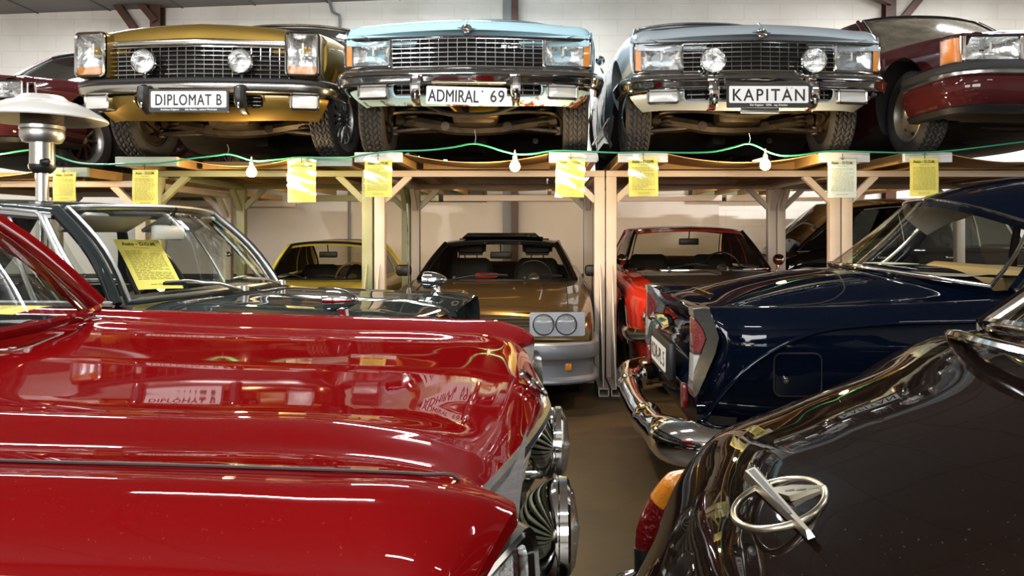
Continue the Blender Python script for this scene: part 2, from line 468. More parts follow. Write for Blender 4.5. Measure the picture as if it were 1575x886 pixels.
for x in np.arange(-8, 8.1, 1.0):
    j.box((x, 3, ceil_z(x) - .004), (.02, 16, .016))
struct(j.build('trim_1', mat('panel_joint', '#5c5954', rough=.8), smooth=False))
struct(MB().box((0, YW - .015, .335), (17, .03, .67)).build('baseboard_back', mat('dark_wainscot', '#3a332b', rough=.7, var=.2), smooth=False))
struct(MB().box((-3.05, YW - .008, 1.32), (10.9, .016, 1.30)).build('trim_5', mat('wall_lining', '#d6cdc1', rough=.75, var=.12, vscale=1.3), smooth=False))
# steel columns on the back wall with their knee braces
def column(k, x, braces, split=False):
    b = MB(); y = YW - .1; zt = ceil_z(x)
    if split:
        b.box((x - .03, y + .04, zt / 2), (.12, .1, zt)); b.mt(1).box((x + .075, y, zt / 2), (.09, .18, zt)); b.mt(0)
        ms = [GREYST, BROWNST]
    else:
        b.box((x, y - .07, zt / 2), (.14, .012, zt)); b.box((x, y, zt / 2), (.012, .14, zt)); b.box((x, y + .07, zt / 2), (.14, .012, zt)); ms = [BROWNST]
    for a, c in braces: b.bar(a, c, .09, .1, up=(0, 1, 0))
    return struct(b.build('trim_%d' % k, ms, smooth=False))
YC = 10.82
column(2, P(238, 0, YC).x, [(P(236, 85, YC), P(166, -14, YC)), (P(240, 33, YC), P(196, -20, YC))])
column(3, P(783, 0, YC).x, [], True)
column(4, P(1371, 0, YC).x, [(P(1378, 42, YC), P(1424, -14, YC)), (P(1371, 4, YC), P(1330, -14, YC))])
cd = MB().tube([P(503, -12, 10.9), P(506, 0, 10.9), P(511, 18, 10.9), P(516, 21, 10.9), P(522, 23, 10.9), P(523, 30, 10.9), P(523, 60, 10.9), P(524, 200, 10.9), P(536, 215, 10.9), P(537, 260, 10.9), Vector((P(537, 260, 10.9).x, 10.9, .01))], .02, 8)
tag(cd.build('conduit', GREYST), 'thin grey conduit pipe with a bend, running down the block wall above the gold sedan', 'pipe')

# framed pictures behind the racks
def picture(x0, x1, y0, y1, label, cbg, marks, ink):
    Y = 10.95; a = P(x0, y1, Y); b = P(x1, y0, Y); w = b.x - a.x; h = b.z - a.z
    t = thing('framed_picture', label, 'picture', ((a.x + b.x) / 2, Y, (a.z + b.z) / 2))
    f = MB()
    for s in (-1, 1):
        f.box((s * (w / 2 - .025), 0, 0), (.05, .03, h), .005); f.box((0, 0, s * (h / 2 - .025)), (w - .1, .03, .05), .005)
    f.build('picture_frame', BLK, t)
    s = MB().box((0, .005, 0), (w - .09, .01, h - .09)); s.mt(1)
    for pts in marks: s.tube([(u * w / 2, -.002, v * h / 2) for u, v in pts], .008, 5)
    s.build('picture_sheet', [mat('print', cbg, rough=.5), mat('print_ink', ink, rough=.6)], t)
    MB().box((0, -.008, 0), (w - .1, .003, h - .1)).build('picture_glass', G_WIN, t)
picture(246, 326, 262, 316, 'dark framed olive picture on the wall behind the leftmost green rack', '#8d8a4a', [], '#333333')
picture(618, 749, 256, 311, 'dark framed wide picture on the wall behind the rack over the bronze coupe', '#5f5d45', [[(.5, .3), (.7, .28)], [(.5, .1), (.72, .1)], [(.1, -.4), (.3, -.45)], [(.35, -.5), (.6, -.45)]], '#2c2b22')
picture(1059, 1182, 256, 309, 'black framed pale picture with small red marks behind the rack over the red coupe', '#b9b394', [[(-.75, -.2), (-.74, -.45)], [(-.6, -.1), (-.6, -.5)], [(-.05, -.2), (.05, -.05), (0, -.4)], [(.6, -.2), (.7, -.22)]], '#a3402a')

# ================================================================== parking racks
DZ = 1.81          # deck surface height
def rack(x0, y0, x1, y1, steel, board, label, runs, run_y=-.75, sheet=True, foot=True, depth=1.84, mid=False, dz=DZ):
    L = math.hypot(x1 - x0, y1 - y0); rz = math.atan2(y1 - y0, x1 - x0)
    t = thing('parking_rack', label, 'rack', (x0, y0, 0), rz, 'steel parking racks')
    pw = .085; zb = dz - .07
    back = (YW - .05 - max(y0, y1) - .2) / math.cos(rz) - .05
    for x in (pw / 2, L - pw / 2):
        for y in (pw / 2, depth):
            MB().box((x, y, (zb - .05) / 2 + .003), (pw, pw, zb - .056), .006).build('post', steel, t)
        if foot:
            s = 1 if x < L / 2 else -1
            f = MB()
            # open channel foot reaching forward, with a thin gusset plate
            for dx in (-.036, .036): f.box((x + dx, -.19, .03), (.008, .55, .06))
            f.box((x, -.19, .058), (.08, .55, .007)); f.box((x, -.19, .004), (.08, .55, .006))
            f.build('foot', steel, t)
            g = MB().prism([(0, .062), (-.42, .062), (-.012, .98), (0, .98)], .009, TR(x + .0045, 0, 0) @ Matrix(((0, 0, -1, 0), (1, 0, 0, 0), (0, 1, 0, 0), (0, 0, 0, 1))))
            g.build('gusset_plate', steel, t, smooth=False)
            MB().prism([(0, .01), (s * .06, .01), (0, .15)], .008, TR(x + s * pw / 2, pw / 2, 0) @ FRONT).build('base_gusset', steel, t, smooth=False)
            MB().bar((x, .04, .04), (x - s * .02, depth * .5, .04), .05, .05).build('floor_tie', UNDER, t)
    for y in (pw / 2, depth):
        MB().box((L / 2, y, zb - .025), (L, pw - .01, .05), .004).build('cross_beam', steel, t)
        for x, s in ((pw, 1), (L - pw, -1)):
            MB().bar((x - s * .01, y, zb - .245), (x + s * .2, y, zb - .04), .05, .05, up=(0, 1, 0)).build('corner_brace', steel, t)
    MB().box((L / 2, back, zb - .04), (L - .05, .06, .08), .004).build('wall_ledger', steel, t)
    for x in (pw / 2, L - pw / 2):
        MB().box((x, (depth + pw) / 2, zb - .03), (pw - .012, depth - pw, .058), .004).build('side_beam', steel, t)
        s = 1 if x < L / 2 else -1
        MB().bar((x, depth - pw / 2, zb - .26), (x, depth - .26, zb - .05), .045, .05).build('side_brace', steel, t)
    for a, b in runs:
        y0r = run_y
        m = MB().box(((a + b) / 2, (y0r + .02), zb + .036), (b - a, .04, .072), .004)
        m.mt(1).box(((a + b) / 2, (y0r + .04 + back) / 2, zb + .0625), (b - a - .01, back - y0r - .04, .015))
        for x in (a + .03, b - .03): m.box((x, (y0r + .04 + back) / 2, zb + .0275), (.045, back - y0r - .04, .054))
        m.build('runway', [board, PLY], t, smooth=False)
    if sheet:
        a, b = runs[0][1], runs[1][0]
        ys = np.linspace(run_y + .06, back - .1, 6); us = np.linspace(0, 1, 17)
        G = [[(a + .01 + (b - a - .02) * u, y, zb + .062 - .062 * (4 * u * (1 - u)) * max(.25, 1 - .25 * i)) for u in us] for i, y in enumerate(ys)]
        G = np.array(G); G2 = G.copy(); G2[:, :, 2] += .006
        m = MB().grid(G).grid(G2)
        m.grid(np.array([G[0], G2[0]])); m.build('deck_sheet', PLY, t)
        for y, d in ((-.1, .10), (1.0, .12)):
            MB().box((L / 2, y, zb + .031), (runs[1][0] - runs[0][1] - .02, .04, .058)).build('cross_plank', PLY, t, smooth=False)
    return t
rack(-5.22, 6.62, -3.32, 6.62, WOODF, BOARDG, 'cream steel rack at the far left, standing behind the patio heater', [(.0, .34), (1.36, 1.70)], -.5, foot=False, dz=1.735)
r2 = rack(-3.20, 6.46, -1.40, 6.46, GREENF, BOARDG, 'greenish steel rack carrying the gold sedan above the yellow coupe', [(-.06, .41), (1.28, 1.74)], -.42)
rack(-1.385, 6.46, .487, 6.46, WOODF, BOARD, 'cream steel rack carrying the light blue sedan above the bronze coupe', [(.02, .36), (1.415, 1.76)])
rack(.497, 6.46, 2.40, 6.46, WOODF, BOARD, 'cream steel rack carrying the silver blue sedan above the red coupe', [(.03, .385), (1.48, 1.835)])
rack(2.413, 6.46, 4.36, 6.46, WOODF, BOARD, 'cream steel rack at the far right, carrying the maroon sedan with amber corner lamp', [(.165, .51), (1.55, 1.89)])

# ================================================================== notices hung on the runway ends
def sheet_print(w, h, paper, ink, root, curl=.01, title='Auto - D.O.M.', name='sheet', seed=1, flip=1):
    rnd = random.Random(seed)
    zs = np.linspace(h / 2, -h / 2, 9); xs = np.linspace(-w / 2, w / 2, 7)
    def yy(x, z): return -curl * math.sin((h / 2 - z) / h * 3.0) - curl * .35 * math.cos(x / w * 4)
    G = np.array([[(x, yy(x, z), z) for x in xs] for z in zs]); B = G.copy(); B[:, :, 1] += .0012
    m = MB().grid(G).grid(B)
    m.mt(1)
    q = MB().text(title, FRONT, w * .135, .0002, .95, .0012)
    def put(vs, fs, z0): m.add([(x, yy(x, z + z0) - .0012, z + z0) for x, y, z in vs], fs)
    put(q.v, q.f, h * .40)
    def line(x0, x1, z, t):
        n = 3; xs = np.linspace(x0, x1, n + 1)
        m.grid(np.array([[(x, yy(x, zz) - .0012, zz) for x in xs] for zz in (z + t, z)]))
    line(-w * .16, w * .18, h * .315, .0022)
    z = h * .25
    while z > -h * .33:
        x = -w * .4
        end = w * .4 if rnd.random() > .12 else w * rnd.uniform(-.1, .25)
        while x < end:
            l = min(rnd.uniform(.012, .032), end - x)
            if l > .004: line(x, x + l, z, .0024)
            x += l + .005
        z -= .0088
    line(-w * .2, -w * .05, -h * .42, .0024); line(-w * .03, w * .06, -h * .42, .0024); line(w * .08, w * .2, -h * .42, .0024)
    return m.build(name, [paper, ink], root)
def notice(x0, x1, y0, y1, ytop, Y, label, paper=PAPER, rz=0., arrow=1, title='Auto - D.O.M.', seed=1, tilt=0.):
    c = P((x0 + x1) / 2, (y0 + y1) / 2, Y); k = Y / F0; w = (x1 - x0) * k; h = (y1 - y0) * k; ht = (y0 - ytop) * k
    t = thing('hanging_notice', label, 'paper', (c.x, Y, c.z), rot=(0, tilt, rz), group='notices hung on the rack runways')
    sheet_print(w, h, paper, PINK, t, .008, title, seed=seed)
    # clear sleeve, a little larger, its flap taped up over the runway end
    zs = np.linspace(h / 2 + ht, -h / 2 - .008, 12); xs = np.linspace(-w / 2 - .006, w / 2 + .006, 5)
    G = np.array([[(x, -.006 - .010 * max(0, math.sin(max(0, h / 2 - z) / h * 3.0)) - (.004 * math.sin(z * 60 + x * 30)), z) for x in xs] for z in zs])
    MB().grid(G).build('sleeve', SLEEVE, t)
    a = MB(); z = h / 2 + ht * .45; d = -.013
    a.bar((0, d, z - .022), (0, d, z + .022), .004, .002)
    for s in (-1, 1): a.bar((0, d, z + arrow * .022), (s * .016, d, z + arrow * .004), .004, .002)
    a.build('arrow_mark', INK, t, smooth=False)
NY = 5.685
notice(82, 117, 265, 309, 256, 6.08, 'yellow notice nearest the patio heater, hanging from the far left runway', arrow=-1, seed=2)
notice(204, 243, 261, 317, 252, 6.0, 'yellow crinkled notice hanging at the left end of the greenish rack', seed=3)
notice(443, 486, 249, 311, 243, 5.99, 'yellow crinkled notice headed in capitals, right of the first bulb', arrow=-1, title='AUTO-D.O.M.', seed=4)
notice(561, 603, 246, 303, 237, NY, 'yellow shiny notice below the left front tyre of the light blue sedan', seed=5)
notice(855, 899, 244, 303, 236, NY, 'yellow notice below the right front tyre of the light blue sedan', arrow=-1, seed=6, tilt=.03)
notice(967, 1012, 243, 302, 237, NY, 'yellow notice below the left front tyre of the silver blue sedan', seed=7, tilt=-.02)
notice(1273, 1317, 245, 304, 237, NY, 'pale greenish white notice below the silver blue sedan, the only white one', PAPERW, arrow=-1, seed=8)
notice(1399, 1443, 243, 302, 236, NY, 'yellow notice hanging below the steel wheel of the far right maroon sedan', seed=9)

# ================================================================== string lights
def yfor(x): return float(np.interp(x, [0, 130, 150, 525, 535], [6.07, 6.07, 6.0, 5.98, 5.66]))
cpx = [(-90, 242), (-40, 240), (0, 237), (40, 231), (62, 230), (85, 239), (110, 248), (150, 253), (200, 252), (245, 251), (300, 243), (335, 239), (350, 237), (365, 240), (387, 247), (420, 246), (460, 242), (520, 244), (560, 238), (600, 233), (660, 231), (700, 226), (730, 221), (750, 225), (775, 233), (793, 237), (815, 237), (850, 232), (900, 233), (950, 235), (1000, 234), (1060, 235), (1100, 233), (1130, 226), (1152, 221), (1165, 225), (1180, 233), (1200, 239), (1225, 239), (1270, 233), (1340, 234), (1392, 235), (1450, 233), (1520, 225), (1575, 218), (1640, 212)]
st = thing('string_lights', 'green cable with glowing bare bulbs strung along the fronts of the racks', 'string lights', P(792, 237, 5.6))
o0 = st.location.copy()
cab = [P(x, y, yfor(x) - .045) - o0 for x, y in cpx]
MB().tube(path(cab, 3), .0065, 6).build('cable', GREENC, st)
BULB = mat('lit_bulb', '#fff0d0', rough=.3, emit='#ffcf86', estr=60)
BSOCK = mat('bulb_socket', '#8d8a84', rough=.5)
bulbs = []
for x, y in ((387, 264), (792, 255), (1177, 253), (-14, 262)):
    p = P(x, y, yfor(x) - .045)
    b = MB().lathe([(.001, -.031), (.012, -.029), (.022, -.02), (.026, -.006), (.024, .008), (.016, .022), (.012, .03)], 20).build('bulb', BULB, st); b.scale = (1.4, 1.4, 1.3)
    b.location = p - o0
    s = MB().lathe([(.013, .028), (.013, .05), (.007, .06), (.004, .085), (.001, .086)], 12).build('socket', BSOCK, b)
    l = bpy.data.lights.new('bulb_glow', 'POINT'); l.energy = 65; l.color = (1, .72, .38); l.shadow_soft_size = .03
    lo = bpy.data.objects.new('bulb_glow', l); COL.objects.link(lo); lo.location = p + Vector((0, -.045, -.02))
for x, y0, y1 in ((350, 222, 237), (730, 200, 221), (1152, 205, 221)):
    Y = yfor(x) - .045
    MB().tube([P(x, y0, Y) - o0, P(x + 2, (y0 + y1) / 2, Y) - o0, P(x, y1 + 2, Y) - o0], .003, 5).build('wire_hook', CHD, st)

# ================================================================== patio heater
hp = P(65, 178, 5.0)
ht = thing('patio_heater', 'silver mushroom patio heater with wide dish reflector at the far left', 'heater', (hp.x, 5.0, 0))
r = .366; zr = hp.z - .02
m = MB().lathe([(r, -.012), (r + .004, -.004), (r, .004), (r * .9, .03), (r * .7, .075), (r * .4, .118), (.12, .142), (.02, .15), (.001, .15)], 64, TR(0, 0, zr))
m.lathe([(r, -.012), (r * .9, .015), (r * .6, .06), (.2, .1), (.001, .11)], 64, TR(0, 0, zr))
m.build('dish_reflector', mat('dish_metal', '#cfccc4', rough=.38, metal=.35), ht)
k = 5.0 / F0
zz = lambda y: 1.235 - (y - HY) * k
PERF = mat('burner_screen', '#3a3029', rough=.5, metal=.7, bump=.6, bscale=150)
MB().lathe([(29 * k, zr + .06), (29 * k, zz(193))], 40, None, True, True).build('burner_screen', PERF, ht)
MB().lathe([(28 * k, zz(192)), (31 * k, zz(194)), (31 * k, zz(199)), (30 * k, zz(200)), (30.5 * k, zz(202)), (30.5 * k, zz(211)), (26 * k, zz(219)), (17 * k, zz(220))], 40).build('burner_head', ALU, ht)
MB().lathe([(17.5 * k, zz(218)), (17.5 * k, zz(256))], 32, None, True, True).build('valve_housing', CHD, ht)
MB().lathe([(18.2 * k, zz(253)), (18.2 * k, zz(259)), (13 * k, zz(266)), (9.5 * k, zz(267))], 32).build('collar', BLK, ht)
MB().lathe([(.025, 0), (.025, .02), (.018, .03), (.018, .045), (.001, .046)], 20, TR(17 * k, -.05, zz(251)) @ RZ(-.6) @ RX(PI / 2)).build('control_knob', BLK, ht)
MB().lathe([(9 * k, zz(264)), (9 * k, .75)], 28).build('pole', CH, ht)
MB().lathe([(.05, .8), (.22, .78), (.23, .75), (.23, .05), (.25, .03), (.25, .005), (.001, .004)], 40).build('base_housing', ALU, ht)

# ================================================================== ceiling fluorescent lamps
TUBE = mat('lamp_tube', '#ffffff', emit='#f4f7ff', estr=9)
HOUS = mat('lamp_housing', '#d0d0cc', rough=.5)
for i, (x, y, nm, en) in enumerate(((-4.2, -1.6, 'left rear', 60), (0.6, -1.6, 'middle rear', 60), (4.6, -1.6, 'right rear', 60), (-4.2, 2.8, 'left front', 110), (-1.4, 2.8, 'middle front', 130), (5.2, 2.8, 'right front', 130), (-5.2, 8.3, 'left wall side', 270), (-1.3, 8.3, 'middle wall side', 380), (5.2, 8.3, 'right wall side', 380))):
    z = ceil_z(x) - .16
    t = thing('ceiling_lamp', 'long twin tube ceiling lamp, %s among the hall lamps' % nm, 'lamp', (x, y, z), group='hall ceiling lamps')
    MB().box((0, 0, .06), (1.6, .18, .06), .01).build('lamp_housing', HOUS, t)
    for s in (-1, 1):
        MB().tube([(-.76, s * .05, 0), (.76, s * .05, 0)], .014, 10).build('lamp_tube', TUBE, t)
        for e in (-.75, .75): MB().box((e, s * .05, .02), (.025, .03, .06)).build('lamp_holder', HOUS, t)
    MB().tube([(-.6, 0, .09), (-.6, 0, .2)], .008, 6).tube([(.6, 0, .09), (.6, 0, .2)], .008, 6).build('hanger', GREYST, t)
    l = bpy.data.lights.new('lamp_light', 'AREA'); l.shape = 'RECTANGLE'; l.size = 1.5; l.size_y = .12; l.energy = en; l.color = (.95, .97, 1)
    lo = bpy.data.objects.new('lamp_light', l); COL.objects.link(lo); lo.location = (x, y, z - .03)
    l2 = bpy.data.lights.new('lamp_uplight', 'AREA'); l2.shape = 'RECTANGLE'; l2.size = 1.5; l2.size_y = .1; l2.energy = en * .18; l2.color = (.95, .97, 1)
    lo = bpy.data.objects.new('lamp_uplight', l2); COL.objects.link(lo); lo.location = (x, y, z + .10); lo.rotation_euler = (PI, 0, 0)
for x in (-2.3, -.45, 1.45, 3.4):  # unseen warm area lights added to brighten the lower back wall, no fixture
    l = bpy.data.lights.new('added_wall_fill', 'AREA'); l.shape = 'RECTANGLE'; l.size = 1.5; l.size_y = .08; l.energy = 9; l.color = (1, .80, .58)
    lo = bpy.data.objects.new('added_wall_fill', l); COL.objects.link(lo); lo.location = (x, 9.3, 1.64); lo.rotation_euler = (PI / 2, 0, 0)
for x in (-5.2, -.2):
    l = bpy.data.lights.new('window_light', 'AREA'); l.shape = 'RECTANGLE'; l.size = 3.8; l.size_y = 1.85; l.energy = 340; l.color = (1, .985, .96)
    lo = bpy.data.objects.new('window_light', l); COL.objects.link(lo); lo.location = (x, YB + .06, 2.5); lo.rotation_euler = (PI / 2, 0, 0)

# ================================================================== world, camera, view
W = bpy.data.worlds.new('sky'); SC.world = W; W.use_nodes = True
W.node_tree.nodes['Background'].inputs[0].default_value = (.75, .85, 1, 1); W.node_tree.nodes['Background'].inputs[1].default_value = 1.5
cam = bpy.data.cameras.new('camera'); co = bpy.data.objects.new('camera', cam); COL.objects.link(co); SC.camera = co
cam.sensor_width = 36; cam.lens = 36 * F0 / 1575; cam.clip_start = .02
cam.shift_x = (787.5 - CX) / 1575; cam.shift_y = -(443 - HY) / 1575
co.location = (0, 0, H0); co.rotation_euler = (PI / 2, 0, 0)
SC.view_settings.view_transform = 'Standard'; SC.view_settings.look = 'None'; SC.view_settings.gamma = 1; SC.view_settings.use_curve_mapping = False
SC.view_settings.exposure = 0.25
SC.cycles.use_denoising = True
SC.cycles.max_bounces = 10; SC.cycles.transparent_max_bounces = 16; SC.cycles.caustics_reflective = False; SC.cycles.caustics_refractive = False
# ================================================================== car kit
# local frame: x across (positive = to the right of somebody looking at the nose), y = distance back from the nose, z up
_wheel_cache = {}
def wheel_meshes(r, w, style):
    key = (r, w, style)
    if key in _wheel_cache: return _wheel_cache[key]
    n = 240; rr = r * .66
    prof = [(rr, -w * .36), (rr + .012, -w * .43), (r * .80, -w * .5), (r * .90, -w * .49), (r * .965, -w * .44), (r * .992, -w * .40)]
    tread = 19
    for i in range(tread): prof.append((r, -w * .38 + w * .76 * i / (tread - 1)))
    prof += [(a, -b) for a, b in prof[:6][::-1]]
    G = []
    for i, (a, z) in enumerate(prof):
        row = []
        for k in range(n):
            rad = a; th = 2 * PI * k / n
            if a > r * .98:
                j = i - 6
                g = 0.
                if 0 <= j < tread:
                    if j in (3, 7, 11, 15): g = .009
                    else:
                        band = (j % 4) - 2
                        ph = k + (band if (j // 4) % 2 else -band) * 1.0
                        if int(ph) % 6 < 2: g = .009
                else:
                    if k % 6 < 2: g = .006
                rad = a - g
            row.append((z, rad * math.cos(th), rad * math.sin(th)))
        G.append(row)
    tm = MB().grid(np.array(G), cu=True).mesh('tyre', TYRE, ang=24)
    m = MB()
    R = RY(PI / 2)          # outer face towards +x
    ro = rr + .006
    if style == 'steel':
        m.lathe([(ro, -w * .38), (ro, w * .38), (ro - .012, w * .42), (ro - .02, w * .36), (ro - .03, w * .12), (ro * .72, w * .1), (ro * .62, w * .24), (ro * .40, w * .28), (ro * .3, w * .16), (ro * .16, w * .16), (.001, w * .17)], 48, R)
        m.mt(1)
        for k in range(5):
            a = 2 * PI * k / 5
            m.box((w * .2, ro * .28 * math.cos(a), ro * .28 * math.sin(a)), (.02, .02, .02), .004)
            a += .3
        for k in range(8):
            a = 2 * PI * k / 8
            m.box((w * .1775, ro * .66 * math.cos(a), ro * .66 * math.sin(a)), (.012, ro * .17, ro * .1), .003, rot=(a, 0, 0))
        ms = [mat('steel_wheel', '#8d877b', rough=.4, metal=.6, var=.2), DARK]
    elif style == 'spoke':
        m.lathe([(ro - .045, -w * .38), (ro - .045, w * .1), (ro - .02, w * .34), (ro, w * .42), (ro, -w * .36)], 48, R)
        m.mt(1).lathe([(ro * .3, w * .1), (ro * .26, w * .26), (.05, w * .3), (.001, w * .3)], 32, R)
        for k in range(10):
            a = 2 * PI * k / 10
            m.bar((w * .2, ro * .2 * math.cos(a), ro * .2 * math.sin(a)), (w * .12, (ro - .03) * math.cos(a), (ro - .03) * math.sin(a)), .03, .03, .008, up=(1, 0, 0))
        m.mt(0).lathe([(.035, w * .3), (.03, w * .33), (.001, w * .34)], 20, R)
        m.mt(2).lathe([(ro - .05, -w * .05), (.001, -w * .05)], 32, R)
        ms = [ALU, mat('spoke_paint', '#39131a', rough=.4, metal=.3), DARK]
    elif style == 'lattice':
        m.lathe([(ro - .03, -w * .38), (ro - .03, w * .1), (ro - .02, w * .34), (ro, w * .42), (ro, -w * .36)], 48, R)
        m.mt(1).lathe([(ro - .035, w * .05), (.001, w * .05)], 40, R)
        m.mt(0)
        for k in range(14):
            a = 2 * PI * k / 14
            for d in (-.2, .2):
                m.bar((w * .3, ro * .3 * math.cos(a), ro * .3 * math.sin(a)), (w * .22, (ro - .02) * math.cos(a + d), (ro - .02) * math.sin(a + d)), .016, .02, .004, up=(1, 0, 0))
        m.lathe([(ro * .34, w * .24), (ro * .3, w * .34), (.001, w * .36)], 24, R)
        ms = [ALU, DARK]
    else:   # hub cap
        m.lathe([(ro, -w * .38), (ro, w * .38), (ro - .012, w * .42), (ro - .03, w * .3), (ro * .74, w * .22)], 48, R)
        m.mt(1).lathe([(ro * .74, w * .22), (ro * .7, w * .34), (ro * .45, w * .42), (ro * .3, w * .46), (ro * .1, w * .5), (.001, w * .5)], 48, R)
        ms = [mat('wheel_paint', '#3c3a38', rough=.4), CH]
    rm = m.mesh('rim', ms)
    # back of the wheel: brake drum and inner dish
    d = MB().lathe([(ro - .004, -w * .3), (ro * .55, -w * .05), (ro * .5, -w * .3), (ro * .2, -w * .36), (.001, -w * .36)], 32, R)
    bmh = d.mesh('brake_drum', OILY)
    _wheel_cache[key] = (tm, rm, bmh)
    return _wheel_cache[key]

def wheels(root, spots, r=.325, w=.19, style='hub', steer=0.):
    for x, y in spots:
        tm, rm, bh = wheel_meshes(r, w, style)
        rz = (0 if x > 0 else PI) + (steer if y < 2 else 0)
        o = obj('wheel', tm, root, (x, y, r), (0, 0, rz))
        obj('rim', rm, o); obj('brake_drum', bh, o)

def std_prof(w, zb, zs, zc, crown=.85, dip=0.):
    return [(0, zb), (w * .80, zb), (w * .90, zb + .03), (w * .975, zb + .30 * (zs - zb)), (w, zb + .66 * (zs - zb)), (w * .992, zs - .07), (w * .965, zs - .02),
            (w * .91, zs - dip * 0), (w * .80, zs + .15 * (zc - zs) - dip), (w * .62, zs + .55 * (zc - zs) - dip), (w * .34, zs + crown * (zc - zs)), (0, zc)]

def body_loft(name, stations, mats, root, su=4, sv=6, corners_u=(1,), corners_v=(), cap=(True, True), capmat=0, ang=30, under=None, zmax=.5):
    """stations [(y, half profile)], profile points (x, z) or (x, z, dy), bottom centre to top centre"""
    C = np.array([[(q[0], y + (q[2] if len(q) > 2 else 0), q[1]) for q in prof] for y, prof in stations], float)
    A = refine(C, sv, corners_v)                       # along the car
    A = np.transpose(refine(np.transpose(A, (1, 0, 2)), su, corners_u), (1, 0, 2))
    A[:, :, 0] = np.maximum(A[:, :, 0], 0); A[:, 0, 0] = 0; A[:, -1, 0] = 0
    Mi = A[:, 1:-1][:, ::-1].copy(); Mi[:, :, 0] *= -1
    full = np.concatenate([A, Mi], axis=1)
    m = MB().grid(full, cu=True)
    n = A.shape[1]
    for e, i in ((0, 0), (1, -1)):
        if not cap[e]: continue
        R = A[i]; L = R.copy(); L[:, 0] *= -1
        m.mt(capmat).grid(np.array([L, R])); m.mt(0)
    o = m.build(name, mats, root, ang=ang, weld=1e-5)
    if under is not None:
        for p in o.data.polygons:
            if p.normal.z < -.35 and p.center.z < zmax: p.material_index = under
    return o, A

def top_z(A, x, y):
    """height of the body's upper surface from its loft grid"""
    j0 = int(A.shape[1] * .45)
    best = None
    B = A[:, j0:]
    d = (B[:, :, 0] - abs(x)) ** 2 + (B[:, :, 1] - y) ** 2
    i = np.unravel_index(np.argsort(d, axis=None)[:4], d.shape)
    w = 1 / (d[i] + 1e-6)
    return float((B[i][:, 2] * w).sum() / w.sum())

def arch_cutters(spots, r, wbody, depth=.30):
    def f(x, y):
        def g(m):
            s = 1 if x > 0 else -1
            R = TR(s * (wbody + .12), y, .0) @ RY(-s * PI / 2)
            zc = r_c
            n = 40; a = r + .055
            pts = [(a * math.cos(t), a * math.sin(t)) for t in np.linspace(0, PI, n)]
            poly = [(x_, z_ + zc) for x_, z_ in pts] + [(-a, -.4), (a, -.4)]
            # extrude along x
            x0 = s * (wbody + .12); x1 = s * (wbody - depth)
            vs = [(x0, y + p, q) for p, q in poly] + [(x1, y + p, q) for p, q in poly]
            k = len(poly)
            m.add(vs, [tuple(range(k)), tuple(range(k, 2 * k))[::-1]] + [(i, k + i, k + (i + 1) % k, (i + 1) % k) for i in range(k)])
        return g
    r_c = r
    return [f(x, y) for x, y in spots]

def box_cutter(c, d):
    return lambda m: m.box(c, d)

def arc(c, s, n=25, p=2.4):
    t = np.linspace(-1, 1, n); e = abs(t) ** p
    return np.stack([s[0] * t, c[0] + (s[1] - c[0]) * e, c[1] + (s[2] - c[1]) * e], axis=1)

